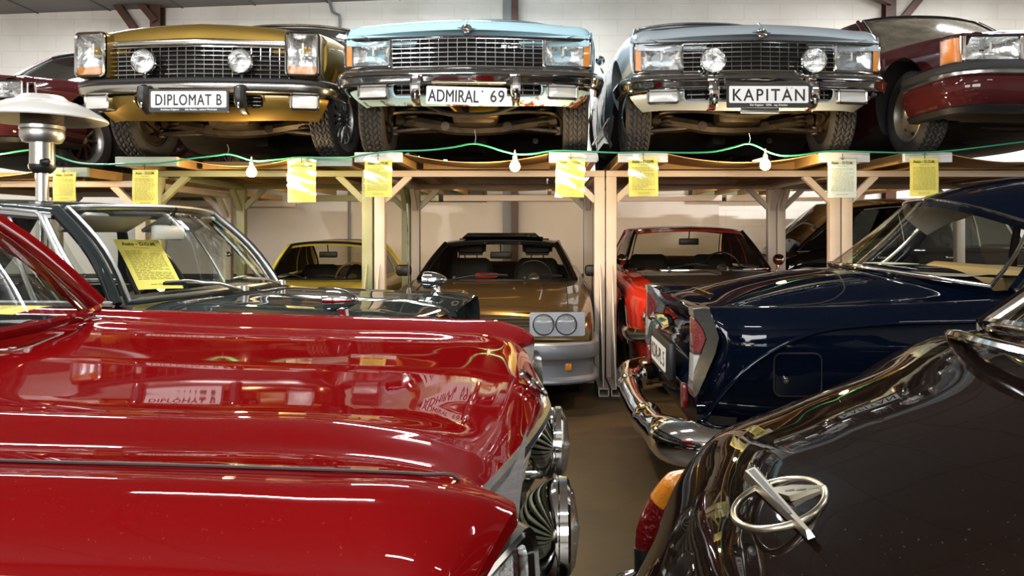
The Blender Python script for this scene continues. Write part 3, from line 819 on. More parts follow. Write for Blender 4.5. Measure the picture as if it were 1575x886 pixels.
def greenhouse(root, wb, wt, rt, rb, pnt, glass=None, trim=None, belt=None, bpil=.46, cpil=.86, apw=.022, crown=.03, pw=2.4, pr=2.4, side_glass=None, trim_r=.010, roofmat=None, vent=None, drip=True, side_bow=.03, rear_glass=None, dark_frame=None, liner=None, quarter=True, side_trim=None):
    """wb/wt windshield base and top: ((y, z) centre, (x, y, z) side); rt/rb likewise for the rear window.  Parts: roof, windshield, rear_window, side_window, pillar, trims"""
    glass = glass or G_DARK; sg = side_glass or glass; rg = rear_glass or glass
    n = 33
    WB, WT, RT, RB = arc(*wb, n=n, p=pw), arc(*wt, n=n, p=pw), arc(*rt, n=n, p=pr), arc(*rb, n=n, p=pr)
    def screen(B, T, s, bulge):
        v = np.linspace(0, 1, 9)[:, None, None]
        G = (1 - v) * B[None] + v * T[None]
        G[:, :, 1] += s * bulge * np.sin(PI * v[:, :, 0]); G[:, :, 2] += .4 * bulge * np.sin(PI * v[:, :, 0])
        return G
    GW = screen(WB, WT, -1, .03); GR = screen(RB, RT, 1, .03)
    MB().grid(GW).build('windshield', glass, root)
    MB().grid(GR).build('rear_window', rg, root)
    # roof with drip edge and headlining
    mid = []
    S = [0, .12, .5, .88, 1]
    for u in np.linspace(0, 1, 13):
        R = (1 - u) * WT + u * RT
        R = R.copy(); b = 4 * u * (1 - u)
        R[:, 2] += crown * b; R[:, 0] *= 1 + side_bow * b
        e0 = R[0] + np.array([-.012, 0, -.018]); e1 = R[-1] + np.array([.012, 0, -.018])
        e2 = R[0] + np.array([-.004, 0, -.034]); e3 = R[-1] + np.array([.004, 0, -.034])
        mid.append(np.concatenate([[e2, e0], R, [e1, e3]]))
    G = np.array(mid)
    lo = G[:, 2:-2].copy(); lo[:, :, 2] -= .03; lo[:, :, 0] *= .985
    # rounded lips front and rear
    m = MB().grid(G); m.mt(1).grid(lo)
    m.mt(0).grid(np.array([lo[0], G[0, 2:-2]])).grid(np.array([G[-1, 2:-2], lo[-1]]))
    m.build('roof', [roofmat or pnt, liner or LINER], root, ang=50)
    # sides
    bs0 = WB[-1]; bs1 = RB[-1]; ts0 = WT[-1]; ts1 = RT[-1]
    def base(u):
        p = (1 - u) * bs0 + u * bs1; b = 4 * u * (1 - u); p = p.copy(); p[0] += (belt or .03) * b; return p
    def top(u):
        p = (1 - u) * ts0 + u * ts1; b = 4 * u * (1 - u); p = p.copy(); p[0] *= 1 + side_bow * b; p[2] += crown * b * .9 - .02; return p
    def patch(u0, u1, k=6, push=0., v0=0., v1=1.):
        us = np.linspace(u0, u1, k)
        G = np.array([[(1 - v) * base(u) + v * top(u) + np.array([push + .02 * math.sin(PI * v), 0, 0]) for u in us] for v in np.linspace(v0, v1, 7)])
        return G
    for s in (1, -1):
        F = np.array([s, 1, 1])
        def put(nm, G, mt_, thick=.018):
            m = MB(); I = G.copy(); I[:, :, 0] -= thick
            m.grid(G * F)
            if thick:
                m.mt(1 if liner else 0).grid(I * F); m.mt(0)
                for a, b in ((G[0], I[0]), (G[-1], I[-1]), (G[:, 0], I[:, 0]), (G[:, -1], I[:, -1])): m.grid(np.array([a * F, b * F]))
            return m.build(nm, [mt_, liner] if liner else mt_, root)
        put('side_window', patch(.015, bpil - .015, 10), sg, .004)
        if quarter: put('side_window', patch(bpil + .015, cpil, 10), sg, .004)
        put('pillar', patch(bpil - .018, bpil + .018, 3, .004), pnt)
        put('pillar', patch(cpil if quarter else bpil + .015, 1.0, 5, .002), pnt)
        cor = [(1 - v) * WB[-1] + v * WT[-1] + np.array([0, -.03 * math.sin(PI * v), .012 * math.sin(PI * v)]) for v in np.linspace(0, 1, 9)]
        MB().tube([c * F for c in cor], apw, 10, rx=apw * .75).build('pillar', dark_frame or pnt, root)
        cr = [(1 - v) * RB[-1] + v * RT[-1] + np.array([0, .03 * math.sin(PI * v), .012 * math.sin(PI * v)]) for v in np.linspace(0, 1, 9)]
        MB().tube([c * F for c in cr], apw, 10, rx=apw * .8).build('pillar', pnt, root)
        if side_trim:
            pts = [base(u) + np.array([.014, 0, .004]) for u in np.linspace(0, 1, 12)]
            MB().tube([p * F for p in pts], trim_r * .9, 6).build('belt_trim', side_trim, root)
            pts = [top(u) + np.array([.016, 0, -.004]) for u in np.linspace(0, cpil, 12)]
            MB().tube([p * F for p in pts], trim_r * .7, 6).build('roof_trim', side_trim, root)
    if trim:
        def frame(G, s, nm):
            k0, k1 = 1, -2
            loop = list(G[0][k0:k1 + 1 if k1 != -1 else None]) + list(G[1:-1, k1]) + list(G[-1][k0:k1 + 1][::-1]) + list(G[1:-1, k0][::-1])
            loop = [q + np.array([0, s * .008, .006]) for q in loop]
            MB().tube(loop, trim_r, 8, closed=True, rx=trim_r * .7).build(nm, trim, root)
        frame(GW, -1, 'windshield_trim'); frame(GR, 1, 'rear_window_trim')
    return dict(WB=WB, WT=WT, RT=RT, RB=RB, GW=GW, GR=GR, base=base, top=top)

def seat_mesh(m, x, y, z, w=.5, h=.62, headrest=True, d=.14, tilt=.25):
    """backrest (and headrest) rising from z"""
    rows = []
    for v, ww, dd in ((0, .96, 1), (.25, 1, 1.1), (.6, .97, 1), (.85, .86, .8), (.96, .74, .5), (1.0, .6, .12)):
        ring = []
        for k in range(20):
            a = 2 * PI * k / 20
            cx, sx = math.cos(a), math.sin(a)
            ring.append((x + w / 2 * ww * math.copysign(abs(cx) ** .45, cx), y + tilt * h * v + d / 2 * dd * math.copysign(abs(sx) ** .6, sx), z + h * v))
        rows.append(ring)
    m.grid(np.array(rows), cu=True); m.ring_cap(np.array(rows[-1]))
    if headrest:
        zt = z + h; yt = y + tilt * h
        for s in (-.06, .06): m.tube([(x + s, yt, zt - .04), (x + s, yt + .01, zt + .06)], .006, 6)
        bm = bmesh.new(); bmesh.ops.create_cube(bm, size=1); bmesh.ops.scale(bm, vec=(w * .6, .09, .17), verts=bm.verts)
        bmesh.ops.bevel(bm, geom=bm.edges[:], offset=.035, segments=3, affect='EDGES'); m.bm(bm, TR(x, yt + .02, zt + .11))
    return m

def steering_wheel(root, x, y, z, r=.19, tilt=-.5, m_=None, spoke=True):
    m = MB()
    M = TR(x, y, z) @ RX(PI / 2 + tilt)
    pts = [(r * math.cos(a), r * math.sin(a), 0) for a in np.linspace(0, 2 * PI, 33)[:-1]]
    m.M = M; m.tube(pts, .011, 8, closed=True)
    o = m.build('steering_wheel', m_ or BLK, root)
    s = MB(); s.M = M
    for a in (-.2, PI + .2, -PI / 2): s.tube([(0, 0, -.03), (r * math.cos(a), r * math.sin(a), 0)], .007, 6)
    s.lathe([(.001, .0), (.05, -.005), (.055, -.03), (.02, -.06), (.02, -.2)], 20)
    s.build('wheel_spokes', ALU, o)
    return o

def mirror_in(root, y, z, x=0, w=.22):
    m = MB().box((x, y, z), (w, .03, .065), .012)
    o = m.build('rear_view_mirror', BLK, root)
    MB().box((x, y + .016, z), (w * .93, .004, .054)).build('mirror_glass', SILV, o)
    MB().tube([(x, y - .005, z + .03), (x, y - .04, z + .11)], .006, 6).build('mirror_stem', BLK, o)
    return o

def round_mirror(root, x, y, z, s, r=.06):
    """chrome round mirror on a stalk"""
    m = MB().lathe([(.001, -.07), (r * .45, -.06), (r * .85, -.03), (r, -.004), (r, .004), (r * .92, .006)], 24, TR(x, y, z) @ RX(-PI / 2) , cap1=True)
    m.tube([(x, y, z - r * .5), (x - s * .01, y, z - r - .035), (x - s * .03, y + .01, z - r - .07)], .008, 8)
    return m.build('door_mirror', CH, root)

def wiper(root, p0, p1, p2, m_=None):
    """arm from pivot p0 to p1, blade p1..p2 direction"""
    p0, p1, p2 = Vector(p0), Vector(p1), Vector(p2)
    m = MB().tube([p0, p0.lerp(p1, .5) + Vector((0, -.012, .012)), p1], .006, 6)
    m.lathe([(.018, 0), (.016, .02), (.001, .024)], 12, TR(*p0))
    d = (p2 - p1)
    a = p1 - d * .5; b = p1 + d * .5
    m.tube([a, p1 + Vector((0, -.008, .008)), b], .005, 6)
    w = m.build('wiper', m_ or BLK, root)
    MB().bar(a + Vector((0, .008, -.006)), b + Vector((0, .008, -.006)), .005, .012).build('wiper_blade', RUB, w)
    return w

def frame_tube(m, pts, r, closed=True, rx=None, n=6):
    return m.tube(pts, r, n, closed=closed, rx=rx)

def rrect(w, h, r, k=5):
    pts = []
    for cx, cz, a0 in ((w / 2 - r, h / 2 - r, 0), (-w / 2 + r, h / 2 - r, PI / 2), (-w / 2 + r, -h / 2 + r, PI), (w / 2 - r, -h / 2 + r, 1.5 * PI)):
        for i in range(k):
            a = a0 + PI / 2 * i / (k - 1); pts.append((cx + r * math.cos(a), cz + r * math.sin(a)))
    return pts

def number_plate(root, t, c, w=.52, h=.112, tw=.46, th=.076, sub=None, holder=False, rx=0., rz=0., sp=1.0, extra=None, off=.0016):
    M = TR(*c) @ RZ(rz) @ FRONT @ RX(rx)
    m = MB()
    if holder:
        m.mt(2).prism(rrect(w + .03, h + .045, .01), .012, M @ TR(0, -.008, -.012)); m.mt(0)
    m.prism(rrect(w, h, .01), .004, M)
    m.mt(1).tube([M @ Vector((x, y, .004)) for x, y in rrect(w - .012, h - .012, .008)], .0012, 4, closed=True) if False else None
    m.mt(1).text_fit(t, M @ TR(0, -.003, .0045), tw, th, .0008, off, sp)
    if extra:
        for x, y, r in extra: m.lathe([(r, 0), (r, .002), (.0001, .002)], 12, M @ TR(x, y, .004))
    if sub: m.mt(3).text(sub, M @ TR(0, -h / 2 - .013, .001), .017, .0006, 1.0, .0003)
    return m.build('number_plate', [WHITE, INK, BLK, TEXTW], root, smooth=False)

def fog_lamp(root, c, r=.09, rz=0., bracket=.1):
    M = TR(*c) @ RZ(rz) @ RX(PI / 2)      # +z of the lamp towards -y
    m = MB().lathe([(.001, -.085), (r * .35, -.08), (r * .75, -.05), (r * .96, -.012), (r * 1.02, 0), (r * 1.02, .012), (r * .94, .018), (r * .9, .01)], 40, M)
    o = m.build('fog_lamp', CH, root)
    MB().lathe([(r * .9, .004), (r * .7, -.03), (r * .35, -.05), (.014, -.055), (.012, -.02), (.001, -.018)], 36, M).build('lamp_reflector', SILV, o)
    MB().lathe([(r * .93, .010), (r * .7, .022), (r * .35, .028), (.001, .03)], 36, M).build('lamp_lens', G_LENS, o)
    MB().tube([(c[0], c[1] + .02, c[2] - r * .9), (c[0], c[1] + .03, c[2] - r - bracket)], .014, 8).build('lamp_bracket', BLK, o)
    return o

def opel_blitz(m, M, r, bolt, t=.008):
    """ring with a horizontal flash through it (in the local XY plane of M)"""
    m.tube([M @ Vector((r * math.cos(a), r * .94 * math.sin(a), 0)) for a in np.linspace(0, 2 * PI, 49)[:-1]], t, 8, closed=True)
    q = [(-bolt, .10 * r, 0), (.12 * bolt, -.02 * r, 0), (.05 * bolt, -.22 * r, 0), (bolt, -.08 * r, 0), (-.12 * bolt, .03 * r, 0), (-.05 * bolt, .24 * r, 0)]
    vs = [M @ Vector((a, b, .8 * t)) for a, b, c in q] + [M @ Vector((a, b, -.5 * t)) for a, b, c in q]
    m.add([v[:] for v in vs], [(0, 1, 5), (1, 4, 5), (1, 2, 3), (1, 3, 4)] + [(6, 11, 7), (7, 11, 10), (7, 9, 8), (7, 10, 9)] + [(i, (i + 1) % 6, 6 + (i + 1) % 6, 6 + i) for i in range(6)])
    return m
# ================================================================== big sedans on the decks
def vdy(x): return .105 * (min(abs(x), .9) / .85) ** 1.25
def prof_v(w, zb, zs, zc, f=1.0, peak=0.):
    pr = std_prof(w, zb, zs, zc)
    pr = [(x, z, vdy(x) * f) for x, z in pr]
    return pr
def lamp_box(root, name, M, w, h, depth, rad, frame_m, lens_m, amber=None, dishes=1, bulge=.012):
    """rectangular head lamp looking along -y of M, centred"""
    R = M @ RX(PI / 2)
    m = MB(); m.M = R
    m.tube([(x, y, .004) for x, y in rrect(w, h, rad)], .010, 6, closed=True)
    out = rrect(w, h, rad); inn = rrect(w * .9, h * .86, rad)
    m.grid(np.array([[(x, y, 0) for x, y in out], [(x, y, -depth) for x, y in out]]), cu=True)
    o = m.build(name, frame_m, root)
    d = MB(); d.M = R
    x0, x1 = -w / 2, w / 2
    if amber: 
        if amber > 0: x1 -= w * .15
        else: x0 += w * .15
    cx = (x0 + x1) / 2; ww = (x1 - x0)
    rows = []
    for t, z in ((1, -.012), (.93, -.03), (.75, -.06), (.45, -.085), (.15, -.095), (.01, -.096)):
        rows.append([(cx + t * ww / 2 * math.copysign(abs(math.cos(a)) ** (.35 if t > .9 else .7), math.cos(a)), t * h / 2 * math.copysign(abs(math.sin(a)) ** (.35 if t > .9 else .7), math.sin(a)), z) for a in np.linspace(0, 2 * PI, 41)[:-1]])
    d.grid(np.array(rows), cu=True); d.build('lamp_reflector', SILV, o)
    b = MB(); b.M = R; b.tube([(cx, 0, -.09), (cx, 0, -.04)], .012, 10); b.box((cx, h * .12, -.03), (.014, h * .32, .004)); b.build('lamp_bulb', mat('lamp_bulb_glass', '#e8e4d8', rough=.2) if 'lamp_bulb_glass' not in MATS else MATS['lamp_bulb_glass'], o)
    def lens(a, b_, mt_, nm):
        us = np.linspace(a, b_, 13); vs = np.linspace(-h / 2 * .97, h / 2 * .97, 9)
        G = np.array([[(u, v, .004 + bulge * (1 - (2 * u / w) ** 2) * (1 - (2 * v / h) ** 2)) for u in us] for v in vs])
        l = MB(); l.M = R; l.grid(G); return l.build(nm, mt_, o)
    lens(x0, x1, lens_m, 'lamp_lens')
    if amber:
        a, b_ = (x1, w / 2 * .98) if amber > 0 else (-w / 2 * .98, x0)
        lens(a, b_, AMBER, 'turn_lens')
    return o

def grille(root, hw, z0, z1, ny, nx, y0=.055, name='grille', bar=.006, mt_=None, dcol=None):
    m = MB()
    # horizontal V shaped bars, vertical bars
    for i in range(ny):
        z = z0 + (z1 - z0) * i / (ny - 1)
        pts = [(x, y0 + vdy(x), z) for x in np.linspace(-hw, hw, 13)]
        m.tube(pts, bar * (1.25 if i in (0, ny - 1) else .8), 6)
    for i in range(nx):
        x = -hw + 2 * hw * i / (nx - 1)
        m.bar((x, y0 + .01 + vdy(x), z0), (x, y0 + .01 + vdy(x), z1), .004, .02)
    o = m.build(name, mt_ or CH, root)
    b = MB(); xs = np.linspace(-hw, hw, 9)
    b.grid(np.array([[(x, y0 + .05 + vdy(x), z) for x in xs] for z in (z0 - .02, z1 + .02)]))
    b.build('grille_backing', DARK, o)
    return o

def underside(root, yf=.85):
    m = MB().tube([(-.62, yf, .30), (-.4, yf, .27), (-.2, yf, .235), (0, yf, .225), (.2, yf, .235), (.4, yf, .27), (.62, yf, .30)], .05, 8)
    m.build('crossmember', OILY, root)
    m = MB().box((0, yf + .05, .33), (.34, .62, .2), .05); m.build('oil_pan', OILY, root)
    for s in (-1, 1):
        m = MB().bar((s * .24, yf + .02, .245), (s * .64, yf, .205), .09, .03, .01); m.bar((s * .3, yf + .3, .25), (s * .62, yf + .02, .21), .05, .03, .01)
        m.lathe([(.035, -.05), (.035, .05)], 14, TR(s * .24, yf, .245) @ RX(PI / 2), True, True)
        m.lathe([(.03, -.03), (.035, .03)], 14, TR(s * .64, yf, .21), True, True)
        m.build('control_arm', OILY, root)
        pts = [(s * .52 + .055 * math.cos(a), yf + .055 * math.sin(a), .235 + .18 * a / (12 * PI)) for a in np.linspace(0, 12 * PI, 90)]
        MB().tube(pts, .009, 6).build('coil_spring', OILY, root)
        MB().bar((s * .68, yf + .02, .2), (s * .66, yf + .03, .4), .05, .07, .01).build('hub_carrier', OILY, root)
        MB().tube([(s * .1, yf + .17, .26), (s * .62, yf + .14, .24)], .011, 8).build('tie_rod', OILY, root)
    MB().tube(path([(-.66, yf, .24), (-.6, yf - .3, .3), (-.4, yf - .42, .3), (0, yf - .44, .27), (.4, yf - .42, .3), (.6, yf - .3, .3), (.66, yf, .24)], 5), .013, 8).build('sway_bar', OILY, root)
    MB().tube(path([(-.35, .42, .36), (-.2, .4, .29), (0, .4, .27), (.2, .4, .29), (.35, .42, .36)], 5), .02, 8).build('radiator_brace', UNDER, root)
    b = MB().box((.08, .52, .31), (.22, .1, .1), .02); b.tube([(-.16, .5, .36), (-.08, .48, .28), (.02, .5, .3)], .018, 8)
    b.build('engine_fittings', BRASS, root)
    MB().box((0, 2.4, .2), (.12, 2.2, .1), .03).build('exhaust_tunnel', UNDER, root)
    m = MB().tube([(-.64, 3.55, .31), (-.14, 3.55, .31), (0, 3.55, .31), (.14, 3.55, .31), (.64, 3.55, .31)], [.045, .05, .12, .05, .045], 14); m.build('rear_axle', OILY, root)
    MB().box((0, 4.05, .24), (1.2, .42, .22), .06).build('fuel_tank', UNDER, root)
    MB().tube([(.45, 1.4, .2), (.45, 3.0, .18), (.52, 3.6, .2), (.52, 4.6, .22)], [.025, .025, .07, .03], 12).build('exhaust_pipe', OILY, root)

def sedan(name, label, loc, rz, paint_m, variant, drop=0., wheel_style='hub', steer=0., val_m=None):
    t = thing(name, label, 'car', loc, rz, 'sedans parked on the upper decks')
    dip = variant == 'tall'
    nb = .735 if dip else .752
    pk = .02 if dip else .0
    S = [(.035, prof_v(.835, nb, nb + .022, nb + .045)), (.055, prof_v(.845, nb, nb + .07, nb + .095 + pk)), (.13, prof_v(.862, nb, .855, .882 + pk)),
         (.135, prof_v(.866, .45, .857, .884 + pk)), (.30, prof_v(.888, .42, .872, .898 + pk, .8)), (.62, prof_v(.908, .40, .884, .91 + pk, .4)),
         (1.36, prof_v(.915, .36, .905, .925 + pk * .5, 0)), (1.5, prof_v(.918, .25, .908, .925, 0)), (2.5, prof_v(.918, .22, .91, .925, 0)), (3.5, prof_v(.912, .24, .905, .915, 0)),
         (4.4, prof_v(.895, .34, .88, .905, 0)), (4.78, prof_v(.87, .42, .85, .88, 0)), (4.88, prof_v(.85, .46, .78, .80, 0))]
    for i in range(len(S)): S[i] = (S[i][0], [(x, z - drop, d) for x, z, d in S[i][1]])
    spots = [(-.76, .85), (.76, .85), (-.75, 3.68), (.75, 3.68)]
    body, A = body_loft('body', S, [paint_m, UNDER], t, su=4, sv=5, corners_u=(1,), corners_v=(2, 3), under=1)
    boolean(body, arch_cutters(spots, .345, .92, .30))
    # dark bay behind the grille and above the suspension
    MB().box((0, .30, .58 - drop), (1.55, .16, .33)).build('radiator_bay', DARK, t, smooth=False)
    wheels(t, spots, .335, .19, wheel_style, steer)
    underside(t)
    D = -drop
    # shut lines
    m = MB()
    for s in (-1, 1):
        pts = [(s * (.64 + .02 * min(1, y)), y + (vdy(.64) * max(0, 1 - y / .75)), top_z(A, .64 + .02 * min(1, y), y + vdy(.64) * max(0, 1 - y / .75)) + .0005) for y in np.linspace(.10, 1.3, 16)]
        m.tube(pts, .004, 5)
        for y in (1.55, 2.6, 3.35):
            m.tube([(s * .917, y, .27 + D), (s * .923, y, .5 + D), (s * .915, y, .8 + D), (s * .892, y, .89 + D)], .003, 5)
    m.build('shut_lines', DARK, t)
    hand = MB()
    for s in (-1, 1):
        for y in (2.42, 3.2): hand.build('door_handle', CH, t) if False else MB().bar((s * .92, y, .78 + D), (s * .92, y + .14, .78 + D), .025, .02, .006).build('door_handle', CH, t)
        MB().tube([(s * .918, y, .40 + D) for y in np.linspace(1.25, 3.25, 6)], .010, 6).build('sill_trim', CH, t)
    # greenhouse
    greenhouse(t, ((1.40, .925 + D), (.74, 1.62, .91 + D)), ((2.02, 1.38 + D), (.60, 2.12, 1.345 + D)), ((3.35, 1.39 + D), (.60, 3.32, 1.355 + D)), ((3.98, .93 + D), (.74, 3.82, .91 + D)),
               paint_m if not dip else MATS['vinyl'], G_DARK, CHD, .10, side_trim=CHD)
    # grille, lamps, bumper
    if dip:
        g = grille(t, .635, .50 + D, .722 + D, 8, 21, .03)
        for s in (-1, 1):
            M = TR(s * .745, .05 + D * 0, .668 + D) @ RZ(s * .13)
            h = lamp_box(t, 'headlight', M, .215, .30, .13, .03, CH, G_LENS)
            a = MB(); a.M = M @ RX(PI / 2)
            us = np.linspace(-.095, .095, 7); a.grid(np.array([[(u, v, -.004) for u in us] for v in (-.142, -.085)])); a.grid(np.array([[(u, v, -.05) for u in us] for v in (-.142, -.085)]))
            a.build('turn_lens', AMBER, h)
            # painted brow and cheek round the lamp
            b = MB(); b.M = M @ RX(PI / 2)
            q0 = rrect(.24, .325, .04); 
            b.grid(np.array([[(x, y, -.012) for x, y in q0], [(x * 1.02, y * 1.01, -.05) for x, y in q0], [(x * 1.02, y * 1.01, -.24) for x, y in q0]]), cu=True)
            b.build('lamp_surround', paint_m, t)
        # bright lip of the bonnet
        pts = [(x, .028 + vdy(x), nb + .018 + D) for x in np.linspace(-.62, .62, 15)]
        MB().tube(pts, .019, 8, rx=.012).build('bonnet_lip', CHD, t)
    else:
        g = grille(t, .515, .553 + D, .742 + D, 7, 17, .05)
        for s in (-1, 1):
            M = TR(s * .685, .05 + vdy(.685), .651 + D) @ RZ(s * .16)
            lamp_box(t, 'headlight', M, .325, .185, .10, .018, CH, G_LENS, amber=s)
        for z, nm in ((.752, 'upper_nose_trim'), (.537, 'lower_nose_trim')):
            pts = [(x, .043 + vdy(x), z + D) for x in np.linspace(-.85, .85, 17)]
            MB().tube(pts, .009, 8).build(nm, CH, t)
        e = MB(); opel_blitz(e, TR(0, .032, .802 + D) @ RX(PI / 2 - .35), .030, .062, .006); e.lathe([(.001, .004), (.028, .002)], 24, TR(0, .038, .802 + D) @ RX(PI / 2 - .35)); e.build('bonnet_emblem', CH, t)
        MB().tube([(0, .05, .845 + D), (0, .10, .88 + D), (0, .2, .90 + D)], [.003, .010, .003], 8).build('bonnet_ridge', paint_m, t)
    if variant != 'plain':
        for s in (-1, 1): fog_lamp(t, (s * .337, -.01, .605 + D), .086)
    else:
        b = MB().box((.30, .055, .682 + D), (.13, .012, .02), .003); b.mt(1).text('OPEL', TR(.30, .048, .682 + D) @ FRONT, .02, .0008, 1.1, .0008, sp=1.5); b.build('grille_badge', [CH, INK], g)
    zb = .475 if not dip else .445
    bp = [(-.922, .52), (-.918, .36), (-.902, .23), (-.855, .15), (-.78, .105), (-.5, .045), (0, 0)]
    bp = path(bp + [(-x, y) for x, y in bp[:-1]][::-1], 4, (6,))
    if not dip:
        pr = [(-.035, .052), (-.01, .056), (.012, .048), (.03, .03), (.034, .012), (.022, -.006), (.02, -.03), (.008, -.05), (-.015, -.056), (-.035, -.052)]
        m = MB().grid(sweep([(x, y, zb + D) for x, y in bp], pr)); m.build('bumper', CH, t)
    else:
        pr = [(-.035, .05), (-.01, .053), (.008, .046), (.016, .03), (.016, .012), (.024, .006), (.022, -.02), (.008, -.042), (-.015, -.05), (-.035, -.046)]
        m = MB().grid(sweep([(x, y, zb + D) for x, y in bp], pr)); b = m.build('bumper', CHD, t)
        pr = [(-.01, .053), (.014, .05), (.026, .04), (.028, .022), (.02, .012), (.01, .012)]
        MB().grid(sweep([(x, y, zb + D + .002) for x, y in bp], pr)).build('rubber_strip', RUB, b)
    for s in (-1, 1):
        m = MB(); rows = []
        for z, yy, w in ((.05, .0, .030), (.03, -.05, .034), (-.02, -.062, .034), (-.08, -.055, .032), (-.125, -.02, .028), (-.15, .04, .024)):
            y = vdy(.335) * .5 + yy
            rows.append([(s * .335 - w, y + .05, zb + z - .045 + D), (s * .335 - w, y, zb + z - .045 + D), (s * .335 - w * .5, y - .014, zb + z - .045 + D), (s * .335 + w * .5, y - .014, zb + z - .045 + D), (s * .335 + w, y, zb + z - .045 + D), (s * .335 + w, y + .05, zb + z - .045 + D)])
        m.grid(np.array(rows)); m.ring_cap(np.array(rows[0]))
        m.build('overrider', BLK if dip else CH, t)
        MB().box((s * .335, vdy(.335) * .5 - .062, zb - .09 + D), (.012, .01, .15), .004).build('overrider_edge', CH, t)
    # valance with the lower opening
    nxv, nzv = 92, 22
    def vz(v): return (zb - .055) * (1 - v) + (.295 if not dip else .215) * v
    def vx(u, v): return u * (.855 - .10 * v ** 1.5)
    def vy(x, v, u): return .045 + vdy(x) * 1.05 + .10 * v ** 2 + .16 * abs(u) ** 7
    G = np.array([[(vx(u, v), vy(vx(u, v), v, u), vz(v) + (.025 * abs(u) ** 2 * v) + D) for u in np.linspace(-1, 1, nxv)] for v in np.linspace(0, 1, nzv)])
    z0, z1 = (.352, .452) if not dip else (.305, .395)
    zc, hh, hw = (z0 + z1) / 2, (z1 - z0) / 2, .515 if not dip else .46
    def inside(x, z):
        dx = max(0, abs(x) - (hw - hh)) ; return (dx / hh) ** 2.5 + (abs(z - zc) / hh) ** 2.5 < 1 if dx > 0 else abs(z - zc) < hh
    def keep(i, j):
        q = G[i:i + 2, j:j + 2].reshape(-1, 3).mean(axis=0); return not inside(q[0], q[2] - D)
    m = MB().grid(G, keep=keep); I = G.copy(); I[:, :, 1] += .02
    m.grid(np.array([G[-1], G[-1] + np.array([0, .10, .03])]))
    m.build('valance', val_m or paint_m, t)
    rim = []
    for a in np.linspace(0, 2 * PI, 57)[:-1]:
        c, s_ = math.cos(a), math.sin(a)
        x = math.copysign((hw - hh) if abs(c) > 1e-6 else 0, c) + hh * math.copysign(abs(c) ** .8, c); z = zc + hh * math.copysign(abs(s_) ** .8, s_)
        rim.append((x, .042 + vdy(x) * 1.05 + .1 * ((zb - .055 - z) / (zb - .055 - .295)) ** 2 if z < zb - .055 else .045 + vdy(x), z + D))
    MB().tube(rim, .009, 6, closed=True).build('opening_rim', val_m or paint_m, t)
    lg = MB()
    for z in np.linspace(z0 + .015, z1 - .02, 3): lg.tube([(x, .075 + vdy(x), z + D) for x in np.linspace(-hw + .03, hw - .03, 9)], .005, 6)
    for x in np.linspace(-hw + .06, hw - .06, 13): lg.bar((x, .085 + vdy(x), z0 + D), (x, .085 + vdy(x), z1 + D), .004, .012)
    lg.build('lower_grille', CH, t)
    lb = MB(); xs = np.linspace(-.53, .53, 9); lb.grid(np.array([[(x, .13 + vdy(x), z + D) for x in xs] for z in (.335 if not dip else .29, .46)])); lb.build('lower_backing', DARK, t)
    for s in (-1, 1):
        if dip:
            M = TR(s * .74, .035 + vdy(.74), .345 + D) @ RZ(s * .2)
            o = lamp_box(t, 'turn_signal', M, .185, .105, .10, .02, CH, CLEARL)
        else:
            M = TR(s * .65, .045 + vdy(.65) * 1.05, .395 + D) @ RZ(s * .17)
            o = lamp_box(t, 'turn_signal', M, .205, .105, .05, .018, CHD, CLEARL)
    return t, A

LBLUE = paint('light_blue_paint', '#a9cbd6', rough=.4, dust=.1)
SBLUE = paint('silver_blue_paint', '#a9b4ba', metal=.35, rough=.4, dust=.06)
GOLD = paint('gold_paint', '#846a2e', metal=.6, rough=.42, dust=.12)
VINYL = mat('vinyl', '#57584f', rough=.55)
def rusty(base):
    m = base.copy(); nt = m.node_tree; b = nt.nodes['Principled BSDF']
    src = b.inputs['Base Color'].links[0].from_socket
    tc = nt.nodes.new('ShaderNodeTexCoord'); n = nt.nodes.new('ShaderNodeTexNoise'); n.inputs['Scale'].default_value = 7; n.inputs['Detail'].default_value = 9; n.inputs['Roughness'].default_value = .7
    nt.links.new(tc.outputs['Object'], n.inputs['Vector'])
    sep = nt.nodes.new('ShaderNodeSeparateXYZ'); nt.links.new(tc.outputs['Object'], sep.inputs[0])
    mr = nt.nodes.new('ShaderNodeMapRange'); mr.inputs['From Min'].default_value = .42; mr.inputs['From Max'].default_value = .28; nt.links.new(sep.outputs['Z'], mr.inputs['Value'])
    mx_ = nt.nodes.new('ShaderNodeMapRange'); mx_.inputs['From Min'].default_value = -.2; mx_.inputs['From Max'].default_value = .8; nt.links.new(sep.outputs['X'], mx_.inputs['Value'])
    a = nt.nodes.new('ShaderNodeMath'); a.operation = 'MULTIPLY_ADD'; nt.links.new(mr.outputs[0], a.inputs[0]); a.inputs[1].default_value = .22; nt.links.new(n.outputs['Fac'], a.inputs[2])
    a2 = nt.nodes.new('ShaderNodeMath'); a2.operation = 'MULTIPLY_ADD'; nt.links.new(mx_.outputs[0], a2.inputs[0]); a2.inputs[1].default_value = .09; nt.links.new(a.outputs[0], a2.inputs[2])
    r = nt.nodes.new('ShaderNodeValToRGB'); r.color_ramp.elements[0].position = .70; r.color_ramp.elements[1].position = .77
    nt.links.new(a2.outputs[0], r.inputs[0])
    mx = nt.nodes.new('ShaderNodeMix'); mx.data_type = 'RGBA'; nt.links.new(r.outputs[0], mx.inputs['Factor']); nt.links.new(src, mx.inputs['A']); mx.inputs['B'].default_value = lin('#5a2f17')
    nt.links.new(mx.outputs['Result'], b.inputs['Base Color'])
    return m
adm, _ = sedan('sedan_car', 'light blue sedan with rusty front valance, raised on the rack above the bronze coupe', (-.53, 5.35, DZ + .004), 0., LBLUE, 'plain', val_m=rusty(LBLUE))
